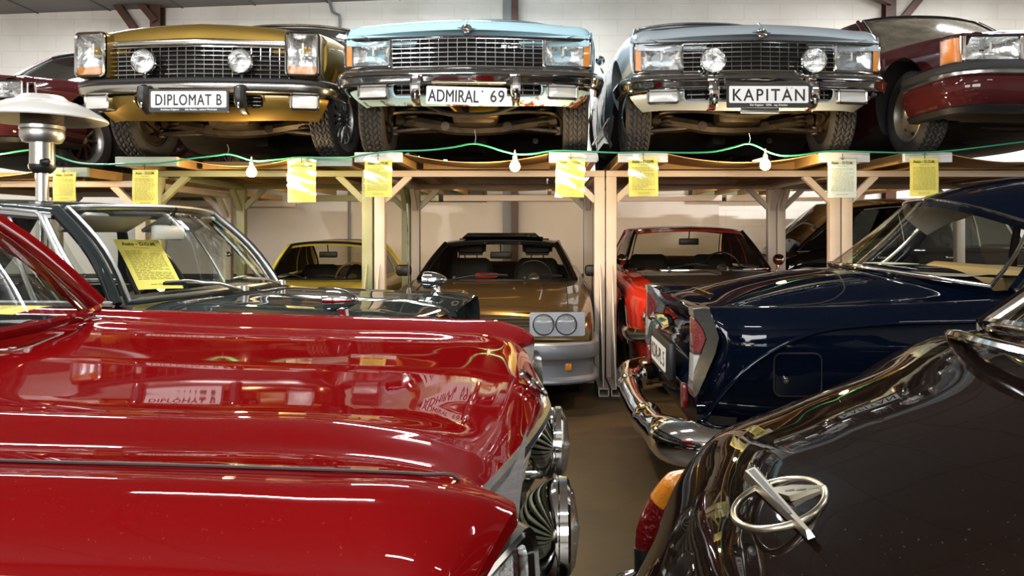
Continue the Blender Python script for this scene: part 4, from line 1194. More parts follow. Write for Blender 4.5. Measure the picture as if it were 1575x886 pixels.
def plate_admiral():
    M = TR(.01, -.058, .330) @ RY(.028) @ FRONT
    m = MB().prism(rrect(.535, .118, .01), .004, M)
    m.mt(1).text_fit('ADMIRAL', M @ TR(-.087, -.003, .0045), .335, .079, .0008, .0016, 1.02).text_fit('69', M @ TR(.205, .002, .0045), .092, .079, .0008, .0012, 1.1)
    m.lathe([(.006, 0), (.006, .002), (.0001, .002)], 12, M @ TR(.105, .032, .004))
    m.build('number_plate', [WHITE, INK], adm, smooth=False)
plate_admiral()
kap, _ = sedan('sedan_car', 'silver blue sedan with two round fog lamps, raised on the rack above the red coupe', (1.46, 5.33, DZ + .004), .008, SBLUE, 'fog', drop=.035)
number_plate(kap, 'KAPITAN', (0.02, -.062, .335), .525, .112, .475, .077, sub='Der Degener   OPEL   seg. Dresden', holder=True, off=.0013, sp=1.25, extra=[(.118, .043, .0035), (.152, .043, .0035)])
round_mirror(kap, -.955, 1.75, .95, -1, .042)
tp = MB()
tp.bar((-.13, .08, .262), (.13, .08, .262), .02, .06, .004); tp.tube([(-.15, -.0, .29), (.15, 0, .29), (.125, .075, .235), (-.125, .075, .235)], .004, 6, closed=True)
tp.build('towing_plate', SBLUE, kap)
dip, _ = sedan('sedan_car', 'gold sedan with two round fog lamps and tall headlights, raised on the greenish rack', (-2.44, 5.52, DZ + .004), -.012, GOLD, 'tall', wheel_style='lattice', steer=-.12)
number_plate(dip, 'DIPLOMAT B', (0, -.06, .335), .52, .112, .455, .075, sub='Autohaus Degener        Alle Marken... unsere Werkstatt', holder=True, off=.0014, sp=1.12)
# ================================================================== the other parked cars
def simple_car(name, label, loc, rz, pnt, st, spots, gh, r=.30, w=.175, wstyle='hub', group=None, cabin=None, roofmat=None, glass=None, trim=None, arch=True, steer=0., headrest=True, seats=True, apw=.024, sr=.17, wheelm=None, corners_v=(), dash=None, bodymats=None, wall_r=None, dark_frame=None, side_trim=None, pw=2.4, **gk):
    t = thing(name, label, 'car', loc, rz, group)
    S = [(y, std_prof(w_, zb, zs, zc)) for y, w_, zb, zs, zc in st]
    body, A = body_loft('body', S, bodymats or [pnt, UNDER], t, su=4, sv=6, corners_u=(1,), corners_v=corners_v, under=1)
    wb = max(q[1] for q in st)
    cut = arch_cutters(spots, r + .02, wb, .30)
    y0, y1 = gh['wb'][0][0] + .10, gh['rb'][0][0] - .04
    zc = gh['wb'][0][1]
    cw = gh['wb'][1][0] - .06
    if seats: cut.append(box_cutter((0, (y0 + y1) / 2, zc - .2 + .4), (2 * cw, y1 - y0, .8)))
    boolean(body, cut, TRIMC)
    wheels(t, spots, r, w, wstyle, steer)
    G = greenhouse(t, gh['wb'], gh['wt'], gh['rt'], gh['rb'], pnt, glass or G_RACK, trim, roofmat=roofmat, apw=apw, dark_frame=dark_frame, side_trim=side_trim, pw=pw, **gk)
    if seats:
        d = MB(); us = np.linspace(-cw, cw, 11)
        prof = [(.0, -.02), (.10, .012), (.22, .02), (.36, -.005), (.40, -.06), (.38, -.19)]
        d.grid(np.array([[(x, y0 + a - .06, zc + b - .02) for x in us] for a, b in prof])); d.build('dashboard', TRIMC, t)
        for x in (-cw * .53, cw * .53):
            seat_mesh(MB(), x, y0 + .92, zc - .42, .50, .58 if headrest else .54, headrest).build('front_seat', SEATB, t)
        seat_mesh(MB(), 0, y1 - .3, zc - .42, 2 * cw - .1, .5, False).build('rear_seat', SEATB, t)
        steering_wheel(t, cw * .5, y0 + .42, zc - .0, sr, -.45, wheelm)
        mirror_in(t, gh['wt'][0][0] + .02, gh['wt'][0][1] - .13, 0, .2)
    return t, A, G

# ---- bronze coupe under the middle rack
BRONZE = paint('bronze_paint', '#5e4a2c', metal=.7, rough=.3, dust=.05)
MSILV = paint('silver_paint', '#8d8f94', metal=.6, rough=.35)
BLACKP = paint('black_paint', '#0e0e10', rough=.35, dust=.06)
man, A, G = simple_car('coupe_car', 'bronze coupe with twin round headlamps, parked under the rack between the yellow and red coupes', (-.435, 5.50, 0), -.012, BRONZE,
    [(.05, .745, .40, .60, .665), (.10, .765, .22, .635, .70), (.22, .78, .20, .665, .725), (.55, .795, .19, .72, .765), (1.2, .80, .18, .805, .83), (1.5, .80, .17, .82, .84), (2.6, .80, .17, .83, .85), (3.5, .80, .19, .83, .85), (4.2, .77, .28, .80, .83), (4.36, .74, .36, .70, .74)],
    [(-.63, .80), (.63, .80), (-.65, 3.32), (.65, 3.32)],
    dict(wb=((1.27, .825), (.685, 1.47, .825)), wt=((1.93, 1.155), (.525, 2.0, 1.125)), rt=((2.95, 1.165), (.54, 2.93, 1.13)), rb=((3.95, .84), (.66, 3.75, .83))),
    r=.295, roofmat=BLACKP, liner=TRIMC, trim=BLK, glass=G_RACK, dark_frame=BLACKP, apw=.03, crown=.025, bpil=.5)
for s in (-1, 1):
    p = MB(); p.prism(rrect(.385, .165, .015), .02, TR(s * .52, .045, .60) @ RZ(s * .10) @ RX(PI / 2 - .05))
    o = p.build('headlamp_panel', MSILV, man)
    for dx in (-.078, .078):
        M = TR(s * .505 + dx, .012 + (.016 if s * dx > 0 else 0), .60) @ RX(PI / 2)
        MB().lathe([(.074, -.01), (.076, .012), (.070, .014), (.068, .004)], 32, M).build('lamp_ring', BLK, o)
        MB().lathe([(.068, .004), (.05, -.02), (.02, -.035), (.001, -.036)], 28, M).build('lamp_reflector', SILV, o)
        MB().lathe([(.068, .008), (.045, .018), (.001, .022)], 28, M).build('lamp_lens', G_LENS, o)
bp = path([(-.80, .62), (-.79, .3), (-.765, .10), (-.67, .005), (0, -.03), (.67, .005), (.765, .10), (.79, .3), (.80, .62)], 6)
MB().grid(sweep(bp, [(-.05, .478), (.018, .478), (.030, .468), (.033, .43), (.031, .385), (.022, .368), (.0, .362), (-.008, .345), (-.006, .245), (.006, .236), (.020, .226), (.022, .210), (.012, .196), (-.06, .19)])).build('bumper', MSILV, man)
for s in (-1, 1):
    o = MB().box((s * .54, -.022, .315), (.16, .03, .052), .008).build('turn_signal', AMBER, man)
b = MB()
for z in (.585, .61, .635): b.box((0, .045, z), (.70, .02, .01), .003)
o = b.build('grille_slats', BLK, man)
MB().prism(rrect(1.36, .012, .004), .008, TR(0, .075, .672) @ RX(PI / 2)).build('nose_gap', DARK, man)
e = MB(); opel_blitz(e, TR(.0, .075, .668) @ RX(.5), .028, .055, .004); e.build('nose_emblem', REDL, man)
m = MB()
for s in (-1, 1): m.tube([(s * .60, y, top_z(A, .60, y) + .001) for y in np.linspace(.16, 1.25, 12)], .004, 5)
m.tube([(x, .16 + .04 * abs(x), top_z(A, abs(x), .16 + .04 * abs(x)) + .001) for x in np.linspace(-.6, .6, 15)], .004, 5)
m.build('bonnet_gap', DARK, man)
MB().prism([(-.36, 0), (.36, 0), (.32, .035), (-.32, .035)], .16, TR(0, 2.2, 1.175) @ RX(PI / 2 - .15)).build('roof_deflector', BLACKP, man)
MB().box((0, 2.42, 1.186), (.78, .5, .02), .01).build('sunroof', BLACKP, man)
for s in (-1, 1):
    o = MB().box((s * .84, 1.58, .90), (.14, .07, .10), .03).build('door_mirror', BLK, man)
wiper(man, (-.35, 1.27, .845), (-.02, 1.33, .875), (.22, 1.34, .872)); wiper(man, (.25, 1.27, .845), (.48, 1.38, .87), (.66, 1.43, .862))
tag(MB().box((-.51, 6.98, .862), (.19, .12, .04), .01).build('red_box', mat('red_box_red', '#b02218', rough=.5)), 'small red box lying on the dashboard of the bronze coupe', 'box')

# ---- yellow coupe
YELL = paint('yellow_paint', '#f0dc58', rough=.35, dust=.03)
yel, A, G = simple_car('coupe_car', 'yellow low coupe with a wooden steering wheel, parked under the greenish rack', (-2.37, 6.98, 0), 0, YELL,
    [(.0, .60, .36, .46, .48), (.12, .68, .24, .56, .56), (.5, .73, .18, .70, .655), (.85, .735, .17, .76, .70), (1.15, .74, .17, .75, .735), (1.6, .72, .17, .74, .75), (2.3, .72, .17, .76, .77), (3.0, .74, .17, .80, .79), (3.5, .74, .22, .76, .78), (3.72, .68, .30, .62, .70), (3.82, .6, .38, .5, .6)],
    [(-.63, .86), (.63, .86), (-.63, 3.02), (.63, 3.02)],
    dict(wb=((1.25, .745), (.56, 1.48, .745)), wt=((1.72, 1.125), (.44, 1.80, 1.09)), rt=((2.55, 1.14), (.45, 2.55, 1.10)), rb=((3.3, .80), (.55, 3.15, .80))),
    r=.29, glass=G_RACK, trim=BLK, dark_frame=YELL, liner=TRIMC, apw=.03, wheelm=mat('wood_rim', '#9a6a34', rough=.4), crown=.02, headrest=False, sr=.175, trim_r=.016, bpil=.62)
for s in (-1, 1):
    M = TR(s * .52, .10, .60) @ RX(PI / 2)
    MB().lathe([(.001, .0), (.07, .005), (.085, -.02)], 24, M).build('headlight_cover', YELL, yel)
MB().grid(sweep(path([(-.7, .3), (-.64, .06), (-.3, -.02), (.3, -.02), (.64, .06), (.7, .3)], 5), [(-.02, .44), (.02, .43), (.03, .40), (.02, .37), (-.02, .36)])).build('bumper', CH, yel)
wiper(yel, (-.1, 1.25, .76), (-.32, 1.33, .80), (-.48, 1.36, .79)); wiper(yel, (.3, 1.27, .76), (.08, 1.32, .79), (-.1, 1.30, .785))
m = MB().tube([(x, 1.13 - .0 * abs(x), top_z(A, abs(x), 1.13) + .001) for x in np.linspace(-.5, .5, 11)], .003, 5); m.build('bonnet_gap', DARK, yel)

# ---- red coupe with black bonnet
REDC = paint('coral_red_paint', '#b02a1c', rough=.3)
rc, A, G = simple_car('coupe_car', 'red coupe with matt black bonnet and chrome round mirrors, parked behind the navy car', (1.45, 5.82, 0), 0., REDC,
    [(.06, .74, .36, .70, .72), (.12, .755, .24, .735, .755), (.35, .78, .20, .775, .80), (.8, .80, .19, .82, .845), (1.5, .808, .18, .865, .885), (2.0, .81, .17, .87, .89), (3.0, .81, .17, .87, .885), (3.8, .80, .22, .84, .865), (4.4, .76, .32, .80, .84), (4.5, .73, .38, .7, .74)],
    [(-.69, .82), (.69, .82), (-.69, 3.3), (.69, 3.3)],
    dict(wb=((1.58, .885), (.70, 1.80, .88)), wt=((2.18, 1.275), (.545, 2.25, 1.245)), rt=((3.1, 1.28), (.55, 3.08, 1.25)), rb=((3.75, .90), (.66, 3.62, .89))),
    r=.305, glass=G_RACK, trim=CH, dark_frame=BLACKP, liner=TRIMC, apw=.022, crown=.03, quarter=True, bpil=.48, cpil=.80, headrest=False)
xs = np.linspace(-.60, .60, 21); ys = np.linspace(.14, 1.62, 24)
MB().grid(np.array([[(x * (.93 + .07 * (y / 1.6)), y, top_z(A, abs(x), y) + .004) for x in xs] for y in ys])).build('bonnet', mat('matt_black', '#0f0e0d', rough=.35, coat=.4), rc)
for s in (-1, 1):
    pts = [(s * (.788 + .018 * min(1, (y - .3) / 1.2) if y < 1.5 else .808), y, .70 + .085 * min(1.0, (y - .3) / 1.2)) for y in np.linspace(.62, 3.2, 14)]
    for d, r_ in ((0, .016), (.032, .005)):
        MB().tube([(x + s * .003, y, z + d) for x, y, z in pts], r_, 6, rx=.003, up=(0, 0, 1)).build('side_stripe', INK, rc)
    round_mirror(rc, s * .735, 1.62, .985, s, .055)
    M = TR(s * .62, .035, .60) @ RX(PI / 2)
    MB().lathe([(.105, -.02), (.112, .01), (.1, .02), (.092, .005)], 36, M).build('lamp_ring', CH, rc)
    MB().lathe([(.095, .0), (.06, -.03), (.001, -.05)], 28, M).build('lamp_reflector', SILV, rc)
    MB().lathe([(.095, .008), (.06, .022), (.001, .03)], 28, M).build('lamp_lens', G_LENS, rc)
    pts = [(s * .816, .82 + .36 * math.cos(a), .325 + .36 * math.sin(a)) for a in np.linspace(.25, PI - .1, 20)]
    MB().tube([(x - s * (.02 if y < .7 else 0), y, z) for x, y, z in pts], .007, 6).build('arch_trim', CH, rc)
grille(rc, .50, .53, .68, 6, 11, -.01)
MB().grid(sweep(path([(-.81, .45), (-.80, .12), (-.69, .0), (0, -.04), (.69, 0), (.80, .12), (.81, .45)], 5), [(-.03, .53), (.01, .525), (.03, .50), (.03, .46), (.01, .43), (-.03, .425)])).build('bumper', CH, rc)
wiper(rc, (-.3, 1.58, .90), (-.02, 1.66, .935), (.2, 1.64, .925)); wiper(rc, (.25, 1.58, .90), (.5, 1.70, .925), (.66, 1.74, .915))
MB().tube([(x, 1.56 + .22 * abs(x / .68) ** 2.4, .893) for x in np.linspace(-.68, .68, 15)], .008, 6).build('cowl_trim', CH, rc)

# ---- black old saloon at the right, lengthwise under the last rack
BLKOLD = paint('old_black_paint', '#15110f', rough=.3)
old, A, G = simple_car('vintage_car', 'black vintage saloon with arched roof, parked lengthwise behind the pale notice and post', (6.85, 9.6, 0), PI / 2, BLKOLD,
    [(.0, .55, .4, .7, .95), (.3, .66, .3, .85, 1.05), (1.0, .74, .28, .95, 1.1), (1.5, .78, .28, 1.04, 1.1), (2.5, .79, .28, 1.06, 1.1), (3.3, .78, .28, 1.06, 1.09), (3.9, .75, .3, 1.02, 1.05), (4.2, .68, .38, .9, .95), (4.32, .58, .48, .65, .7)],
    [(-.66, .6), (.66, .6), (-.66, 3.35), (.66, 3.35)],
    dict(wb=((1.30, 1.08), (.66, 1.48, 1.06)), wt=((1.62, 1.60), (.55, 1.72, 1.52)), rt=((3.55, 1.58), (.54, 3.40, 1.50)), rb=((4.22, .98), (.64, 4.02, 1.02))),
    r=.34, w=.16, glass=G_DARK, trim=None, crown=.06, bpil=.48, cpil=.90, side_bow=.06, side_trim=CHD, headrest=False)
for s in (-1, 1):
    for y in (2.3, 3.05): MB().bar((s * .81, y, .96), (s * .81, y + .13, .96), .022, .022, .006).build('door_handle', CH, old)
    for y in (2.02, 2.86): MB().tube([(s * .762, y, 1.08), (s * .70, y + .01, 1.30), (s * .61, y + .02, 1.48)], .010, 6).build('window_bar', CHD, old)
    for y in (1.5, 2.5, 3.2): MB().tube([(s * .79, y, .34), (s * .80, y, .7), (s * .785, y, 1.0)], .004, 5).build('door_gap', DARK, old)
    MB().tube(path([(s * .80, 1.1, .86), (s * .80, 2.4, .88), (s * .79, 3.4, .86)], 5), .008, 6).build('belt_strip', CHD, old)

# ---- maroon cars on the outer racks
MAR = paint('maroon_paint', '#3a0d12', rough=.33, dust=.25, dustcol='#6a5548')
def boxy(label, loc, rz, wstyle, steer, lampkind, glass, dusty):
    t, A, G = simple_car('sedan_car', label, loc, rz, MAR,
        [(.03, .785, .712, .725, .745), (.115, .82, .712, .757, .787), (.12, .822, .34, .758, .788), (.25, .84, .24, .775, .80), (.62, .86, .22, .815, .84), (1.3, .87, .17, .87, .89), (1.6, .87, .145, .88, .90), (2.6, .87, .145, .89, .91), (3.4, .86, .16, .88, .90), (4.3, .83, .3, .86, .89), (4.55, .80, .38, .78, .80)],
        [(-.72, .78), (.72, .78), (-.71, 3.42), (.71, 3.42)],
        dict(wb=((1.32, .90), (.71, 1.52, .89)), wt=((2.02, 1.385), (.57, 2.10, 1.35)), rt=((3.2, 1.39), (.58, 3.18, 1.355)), rb=((3.85, .91), (.70, 3.7, .90))),
        r=.315, w=.185, wstyle=wstyle, steer=steer, glass=glass, trim=BLK, group='sedans parked on the upper decks', corners_v=(1, 2), seats=False, rear_glass=G_DARK, side_glass=G_DARK)
    for s in (-1, 1):
        if lampkind == 'amber':
            M = TR(s * .615, .02, .635) @ RZ(s * .10)
            lamp_box(t, 'headlight', M, .37, .165, .10, .012, CH, G_LENS)
            o = MB(); us = np.linspace(0, 1, 7)
            pl = [(s * .80, .07), (s * .83, .085), (s * .852, .13), (s * .862, .21)]
            pl = path([(x, y, 0) for x, y in pl], 4)
            o.grid(np.array([[(x, y, z) for x, y, _ in pl] for z in (.555, .60, .67, .715)])); o.build('corner_lamp', AMBER, t)
            fr = [(x, y, .722) for x, y, _ in pl] + [(x, y, .548) for x, y, _ in pl[::-1]]
            MB().tube([(x + s * .003, y - .003, z) for x, y, z in fr], .006, 6, closed=True).build('lamp_frame', CH, t)
        else:
            M = TR(s * .60, .02, .635) @ RZ(s * .10)
            lamp_box(t, 'headlight', M, .36, .14, .10, .012, CHD, G_LENS)
            fr = [(s * .805, .062, .575), (s * .805, .062, .695), (s * .842, .09, .70), (s * .852, .10, .575)]
            MB().tube(fr, .010, 6, closed=True).build('lamp_frame', CHD, t)
            b = MB(); b.prism(rrect(.17, .075, .02), .03, TR(s * .62, .035, .36) @ RX(PI / 2)); b.build('fog_lamp', CLEARL, t)
    bpth = path([(-.885, .62), (-.885, .3), (-.87, .12), (-.80, .02), (-.4, -.04), (.4, -.04), (.80, .02), (.87, .12), (.885, .3), (.885, .62)], 5)
    b = MB().grid(sweep(bpth, [(-.03, .545), (.01, .545), (.035, .53), (.04, .505), (.035, .485)])).build('bumper', RUB, t)
    MB().grid(sweep(bpth, [(.032, .487), (.045, .475), (.045, .455), (.03, .445)])).build('bumper_trim', CHD, b)
    MB().grid(sweep(bpth, [(.02, .447), (.03, .42), (.02, .33), (-.01, .27), (-.02, .262)])).build('front_apron', MAR, b)
    MB().grid(sweep(bpth, [(-.02, .264), (.0, .25), (-.02, .215), (-.1, .21)])).build('apron_lip', BLK, b)
    grille(t, .42, .585, .70, 5, 12, -.01)
    MB().box((0, .27, .50), (1.5, .2, .36)).build('radiator_bay', DARK, t, smooth=False)
    underside(t, .78)
    m = MB()
    for s in (-1, 1):
        m.tube([(s * (.66), y, top_z(A, .66, y) + .001) for y in np.linspace(.12, 1.25, 12)], .004, 5)
        for y in (1.5, 2.55): m.tube([(s * .872, y, .24), (s * .878, y, .5), (s * .868, y, .8), (s * .85, y, .87)], .003, 5)
        MB().tube([(s * .882, y, .50) for y in np.linspace(1.15, 3.0, 6)], .014, 6).build('side_moulding', RUB, t)
    m.build('shut_lines', DARK, t)
    wiper(t, (-.3, 1.34, .925), (.05, 1.45, .955), (.3, 1.45, .95))
    wiper(t, (.2, 1.34, .925), (.5, 1.5, .945), (.68, 1.54, .93))
    return t
boxy('maroon sedan with a ten spoke wheel, on the far left rack behind the heater', (-4.94, 6.38, 1.740), -.10, 'spoke', -.10, 'clear', G_DARK, .2)
mr = boxy('maroon sedan with amber corner lamp and steel wheel, on the far right rack', (3.56, 5.25, 1.814), .055, 'steel', 0, 'amber', G_DUST, .9)
# ================================================================== foreground cars
REDP = paint('cherry_red_paint', '#680608', rough=.32)
GREYP = paint('graphite_paint', '#23292a', rough=.3, dust=.02)
NAVY = paint('navy_paint', '#040a17', rough=.3)
BROWN = paint('dark_brown_paint', '#120b08', rough=.3, metal=.0, dust=.02)
def hero(name, label, loc, rz, pnt, S, spots, wr, cuts=(), under=1, su=5, sv=7, corners_u=(1,), corners_v=(), aw=.85, wstyle='hub', steer=0., cap=(True, True), capmat=0):
    t = thing(name, label, 'car', loc, rz)
    body, A = body_loft('body', S, [pnt, UNDER], t, su=su, sv=sv, corners_u=corners_u, corners_v=corners_v, under=1, cap=cap, capmat=capmat)
    boolean(body, arch_cutters(spots, wr + .03, aw, .30) + list(cuts), TRIMC)
    wheels(t, spots, wr, .175, wstyle, steer)
    return t, A

# ------------------------------------------------------------------ red saloon, nose pointing right
def redst(y, hood, ridge, w, cx=.40, low=.2, dys=None):
    c = hood
    p = [(0, low), (.70 * w, low), (.80 * w, low + .06), (.835 * w, .45), (.845 * w, .65), (.84 * w, .80), (.828 * w, .90), (.795 * w, ridge - .028), (.74 * w, ridge), (.66 * w, ridge - .014), (.605, c - .014), (.555, c - .015),
         (cx + .085, c - .010), (cx + .038, c + .002), (cx, c + .0065), (cx - .06, c - .001), (.2, c - .004), (0, c)]
    return (y, p)
S = [(0, [(0, .30, .16), (.6, .30, .16), (.74, .34, .14), (.795, .45, .12), (.81, .65, .10), (.815, .76, .098), (.805, .845, .088), (.778, .898, .066), (.72, .928, .040), (.66, .935, .030), (.60, .930, .062), (.565, .925, .078), (.525, .924, .066), (.475, .922, .054), (.43, .920, .045), (.34, .915, .03), (.2, .909, .012), (0, .905, 0)]),
     (.012, [(0, .27, .16), (.62, .27, .16), (.75, .33, .13), (.805, .45, .11), (.82, .65, .09), (.824, .77, .086), (.814, .862, .076), (.784, .917, .054), (.722, .947, .028), (.66, .951, .021), (.60, .943, .052), (.565, .937, .066), (.525, .937, .054), (.475, .937, .044), (.43, .937, .036), (.34, .935, .024), (.2, .932, .010), (0, .930, 0)]),
     (.045, [(0, .25, .14), (.64, .25, .14), (.76, .31, .11), (.815, .45, .085), (.83, .65, .07), (.832, .78, .06), (.824, .878, .052), (.79, .936, .034), (.728, .965, .015), (.66, .962, .012), (.602, .950, .035), (.566, .946, .045), (.53, .947, .04), (.488, .950, .032), (.448, .952, .026), (.34, .953, .017), (.2, .953, .008), (0, .954, 0)]),
     (.11, [(0, .22, .1), (.66, .22, .1), (.775, .29, .07), (.823, .45, .05), (.838, .65, .03), (.838, .79, .02), (.83, .895, .01), (.793, .958, 0), (.733, .984, 0), (.66, .972, .002), (.604, .957, .014), (.562, .955, .02), (.526, .958, .018), (.478, .966, .014), (.44, .969, .01), (.34, .966, .006), (.2, .966, .004), (0, .967, 0)]),
     redst(.25, .977, .992, 1.0, .405), redst(.5, .984, 1.0, 1.0), redst(.8, .994, 1.008, 1.0), redst(1.06, 1.008, 1.016, 1.0), redst(1.35, 1.03, 1.024, 1.0), redst(2.2, 1.03, 1.02, 1.0, low=.18), redst(3.2, 1.02, 1.01, 1.0), redst(4.0, .99, .985, .98), (4.42, [(q[0] * .95, .45 + (q[1] - .45) * .85) for q in redst(4.4, .97, .96, .98)[1]]), (4.5, [(q[0] * .9, .5 + (q[1] - .5) * .6) for q in redst(4.4, .97, .96, .98)[1]])]
RZ_ = PI / 2
red, A = hero('saloon_car', 'cherry red saloon in the foreground with two auxiliary lamps, nose pointing right', (0, 1.5, 0), RZ_, REDP, S, [(-.70, .86), (.70, .86), (-.70, 3.4), (.70, 3.4)], .31,
    [box_cutter((0, 2.2, 1.15), (1.26, 1.95, .9))], corners_v=(1,), capmat=1, aw=.845)
def open_nose(o, ymax):
    bm = bmesh.new(); bm.from_mesh(o.data)
    kill = [f for f in bm.faces if min(v.co.x for v in f.verts) < -.03 and max(v.co.x for v in f.verts) > .03 and max(v.co.y for v in f.verts) < ymax and f.calc_center_median().z > .32]
    bmesh.ops.delete(bm, geom=kill, context='FACES')
    # the bonnet is a little higher on its far side
    for v in bm.verts:
        if v.co.z > .88 and v.co.y < 1.1:
            k = max(0., min(1., (.60 - abs(v.co.x)) / .16)); v.co.z += .03 * v.co.x * k
    bm.to_mesh(o.data); bm.free()
open_nose(red.children[0], .17)
MB().box((0, .32, .56), (1.50, .30, .50)).build('engine_bay', DARK, red, smooth=False)
mat('gap_red', '#2a0505', rough=.6)
for s in (-1, 1):
    ys = [.05, .075, .10, .14, .2, .3, .45, .6, .75, .9, 1.02]
    xs = [.582, .584, .585, .586, .585, .584, .583, .583, .583, .583, .583]
    MB().tube(path([(s * x, y + (.05 if y < .06 else .022 if y < .08 else 0), top_z(A, x, y) + .0005) for x, y in zip(xs, ys)], 4), .0022, 6).build('bonnet_gap', MATS['gap_red'], red)
lip = [(x, -.004 + .078 * (abs(x) / .565) ** 1.35, .902 + .022 * (abs(x) / .565)) for x in np.linspace(-.585, .585, 31)]
MB().tube(lip, .010, 8).build('bonnet_lip', CHD, red)
MB().tube([(x, y + .012, z - .020) for x, y, z in lip], .005, 8).build('grille_top_trim', CH, red)
g = MB(); gd = MB()
for i in range(11):
    z = .876 - .022 * i
    pts = [(x, y + .026 + .0055 * i, z + (zz - .902) * (1 - i / 11)) for x, y, zz in lip[::2]]
    g.tube(pts, .0075, 6, rx=.011, up=(0, 0, 1))
for x in (-.56, -.28, 0, .28, .56): g.bar((x, .05 + .078 * (abs(x) / .565) ** 1.35, .885), (x, .10 + .078 * (abs(x) / .565) ** 1.35, .65), .006, .03)
go = g.build('grille', mat('grille_alloy', '#a3a28a', rough=.45, metal=.35), red)
gd.grid(np.array([[(x, y + .055 + dd, z) for x, y, _ in lip[::3]] for z, dd in ((.895, 0), (.62, .06))])); gd.build('grille_backing', DARK, go)
e = MB(); opel_blitz(e, TR(0, .022, .952) @ RX(.75), .034, .052, .0045); e.build('bonnet_emblem', CH, red)
for s, c in ((1, (.20, -.012, .785)), (-1, (-.27, -.012, .778))):
    r = .076; M = TR(*c) @ RX(PI / 2)
    m = MB().lathe([(.001, -.052), (r * .35, -.05), (r * .7, -.036), (r * .93, -.012), (r, .002), (r, .008), (r * 1.03, .010), (r * 1.03, .022), (r * .96, .026), (r * .92, .02)], 48, M)
    o = m.build('auxiliary_lamp', CH, red)
    MB().lathe([(r * .92, .018), (r * .7, -.012), (r * .3, -.03), (.001, -.034)], 36, M).build('lamp_reflector', SILV, o)
    MB().lathe([(r * .95, .024), (r * .7, .034), (.001, .042)], 36, M).build('lamp_lens', G_LENS, o)
    MB().box((c[0], c[1] + .055, c[2] - .06), (.05, .08, .02), .005).tube([(c[0], c[1] + .03, c[2] - .05), (c[0], c[1] + .06, c[2] - .10)], .012, 8).build('lamp_bracket', CHD, o)
b = MB().tube([(-.55, .06, .665), (0, .03, .665), (.55, .06, .665)], .014, 8)
for x in (-.09, .02): b.lathe([(.016, -.012), (.016, .012), (.001, .013)], 6, TR(x, .012, .70) @ RX(PI / 2))
b.box((-.035, .018, .70), (.2, .008, .06), .003); b.build('lamp_rail', CHD, red)
for s in (-1, 1):
    M = TR(s * .708, .050, .826) @ RZ(s * .30) @ RX(-.06)
    MB().prism(rrect(.21, .40, .04), .02, TR(s * .705, .125, .68) @ RZ(s * .30) @ RX(PI / 2)).build('headlight_panel', REDP, red)
    h = lamp_box(red, 'headlight', M, .19, .165, .12, .03, CH, G_LENS, bulge=.018)
    k_ = [rrect(.232, .206, .05), rrect(.232, .206, .05), rrect(.208, .184, .04), rrect(.188, .163, .03)]
    MB().grid(np.array([[(M @ Vector((x, d_, z)))[:] for x, z in q_] for q_, d_ in zip(k_, (.075, .012, -.016, -.004))]), cu=True).build('headlight_bezel', CHD, h)
bp = path([(-.88, .75), (-.87, .30), (-.83, .12), (-.72, .045), (0, .0), (.72, .045), (.83, .12), (.87, .30), (.88, .75)], 6)
MB().grid(sweep(bp, [(-.03, .50), (.0, .505), (.02, .49), (.028, .45), (.024, .41), (.01, .38), (-.03, .375)])).build('bumper', CH, red)
GR_ = greenhouse(red, ((1.05, 1.075 - .04), (.66, 1.22, 1.03)), ((1.47, 1.40), (.53, 1.60, 1.36)), ((2.7, 1.41), (.54, 2.66, 1.37)), ((3.22, 1.02), (.66, 3.08, 1.01)), REDP, G_LOW, REDP, apw=.034, trim_r=.014, crown=.04, rear_glass=G_WIN)
d = MB(); us = np.linspace(-.60, .60, 13)
d.grid(np.array([[(x, 1.14 + a, 1.03 + b - .03 * abs(x / .6) ** 2) for x in us] for a, b in ((0, -.02), (.10, .002), (.22, .006), (.34, -.02), (.37, -.07), (.35, -.2))]))
d.build('dashboard', mat('dash_maroon', '#3a1f1c', rough=.45), red)
for x in (-.32, .32): seat_mesh(MB(), x, 2.05, .55, .52, .52, False).build('front_seat', SEATB, red)
seat_mesh(MB(), 0, 2.9, .55, 1.2, .5, False).build('rear_seat', SEATB, red)
steering_wheel(red, -.32, 1.62, 1.04, .19, -.45)
v = MB()
for x in np.linspace(-.58, .58, 47): v.box((x, 1.055 + .13 * abs(x / .66) ** 2.4, top_z(A, abs(x), 1.055 + .13 * abs(x / .66) ** 2.4) + .001), (.011, .014, .003), .001)
v.build('cowl_vents', mat('vent_chrome', '#d8c9c4', rough=.3, metal=.6), red)
m = MB()
for s in (-1, 1):
    for y in (1.28, 2.45): m.tube([(s * .80, y, .23), (s * .842, y, .5), (s * .843, y, .75), (s * .825, y, .93), (s * .79, y, 1.0)], .003, 5)
    MB().bar((s * .856, 2.2, .86), (s * .856, 2.34, .86), .022, .02, .006).build('door_handle', CH, red)
    MB().tube([(s * .85, y, .42) for y in (1.25, 2, 2.9)], .01, 6).build('sill_trim', CH, red)
m.build('shut_lines', MATS['gap_red'], red)
# notice lying on the red car's dashboard
q = thing('paper_notice', 'yellow notice lying on the dashboard of the cherry red saloon', 'paper', (-1.36, 1.86, 1.052), rot=(-PI / 2 + .03, 0, 0))
q.rotation_euler = (Euler((-PI / 2 + .05, 0, 0)).to_matrix().to_4x4()).to_euler(); q.rotation_euler.rotate_axis('Y', 0)
sheet_print(.21, .297, PAPER, PINK, q, .004, seed=21)
q.rotation_euler = (Matrix.Rotation(PI / 2 + .2, 3, 'Z') @ Matrix.Rotation(-PI / 2, 3, 'X')).to_euler()

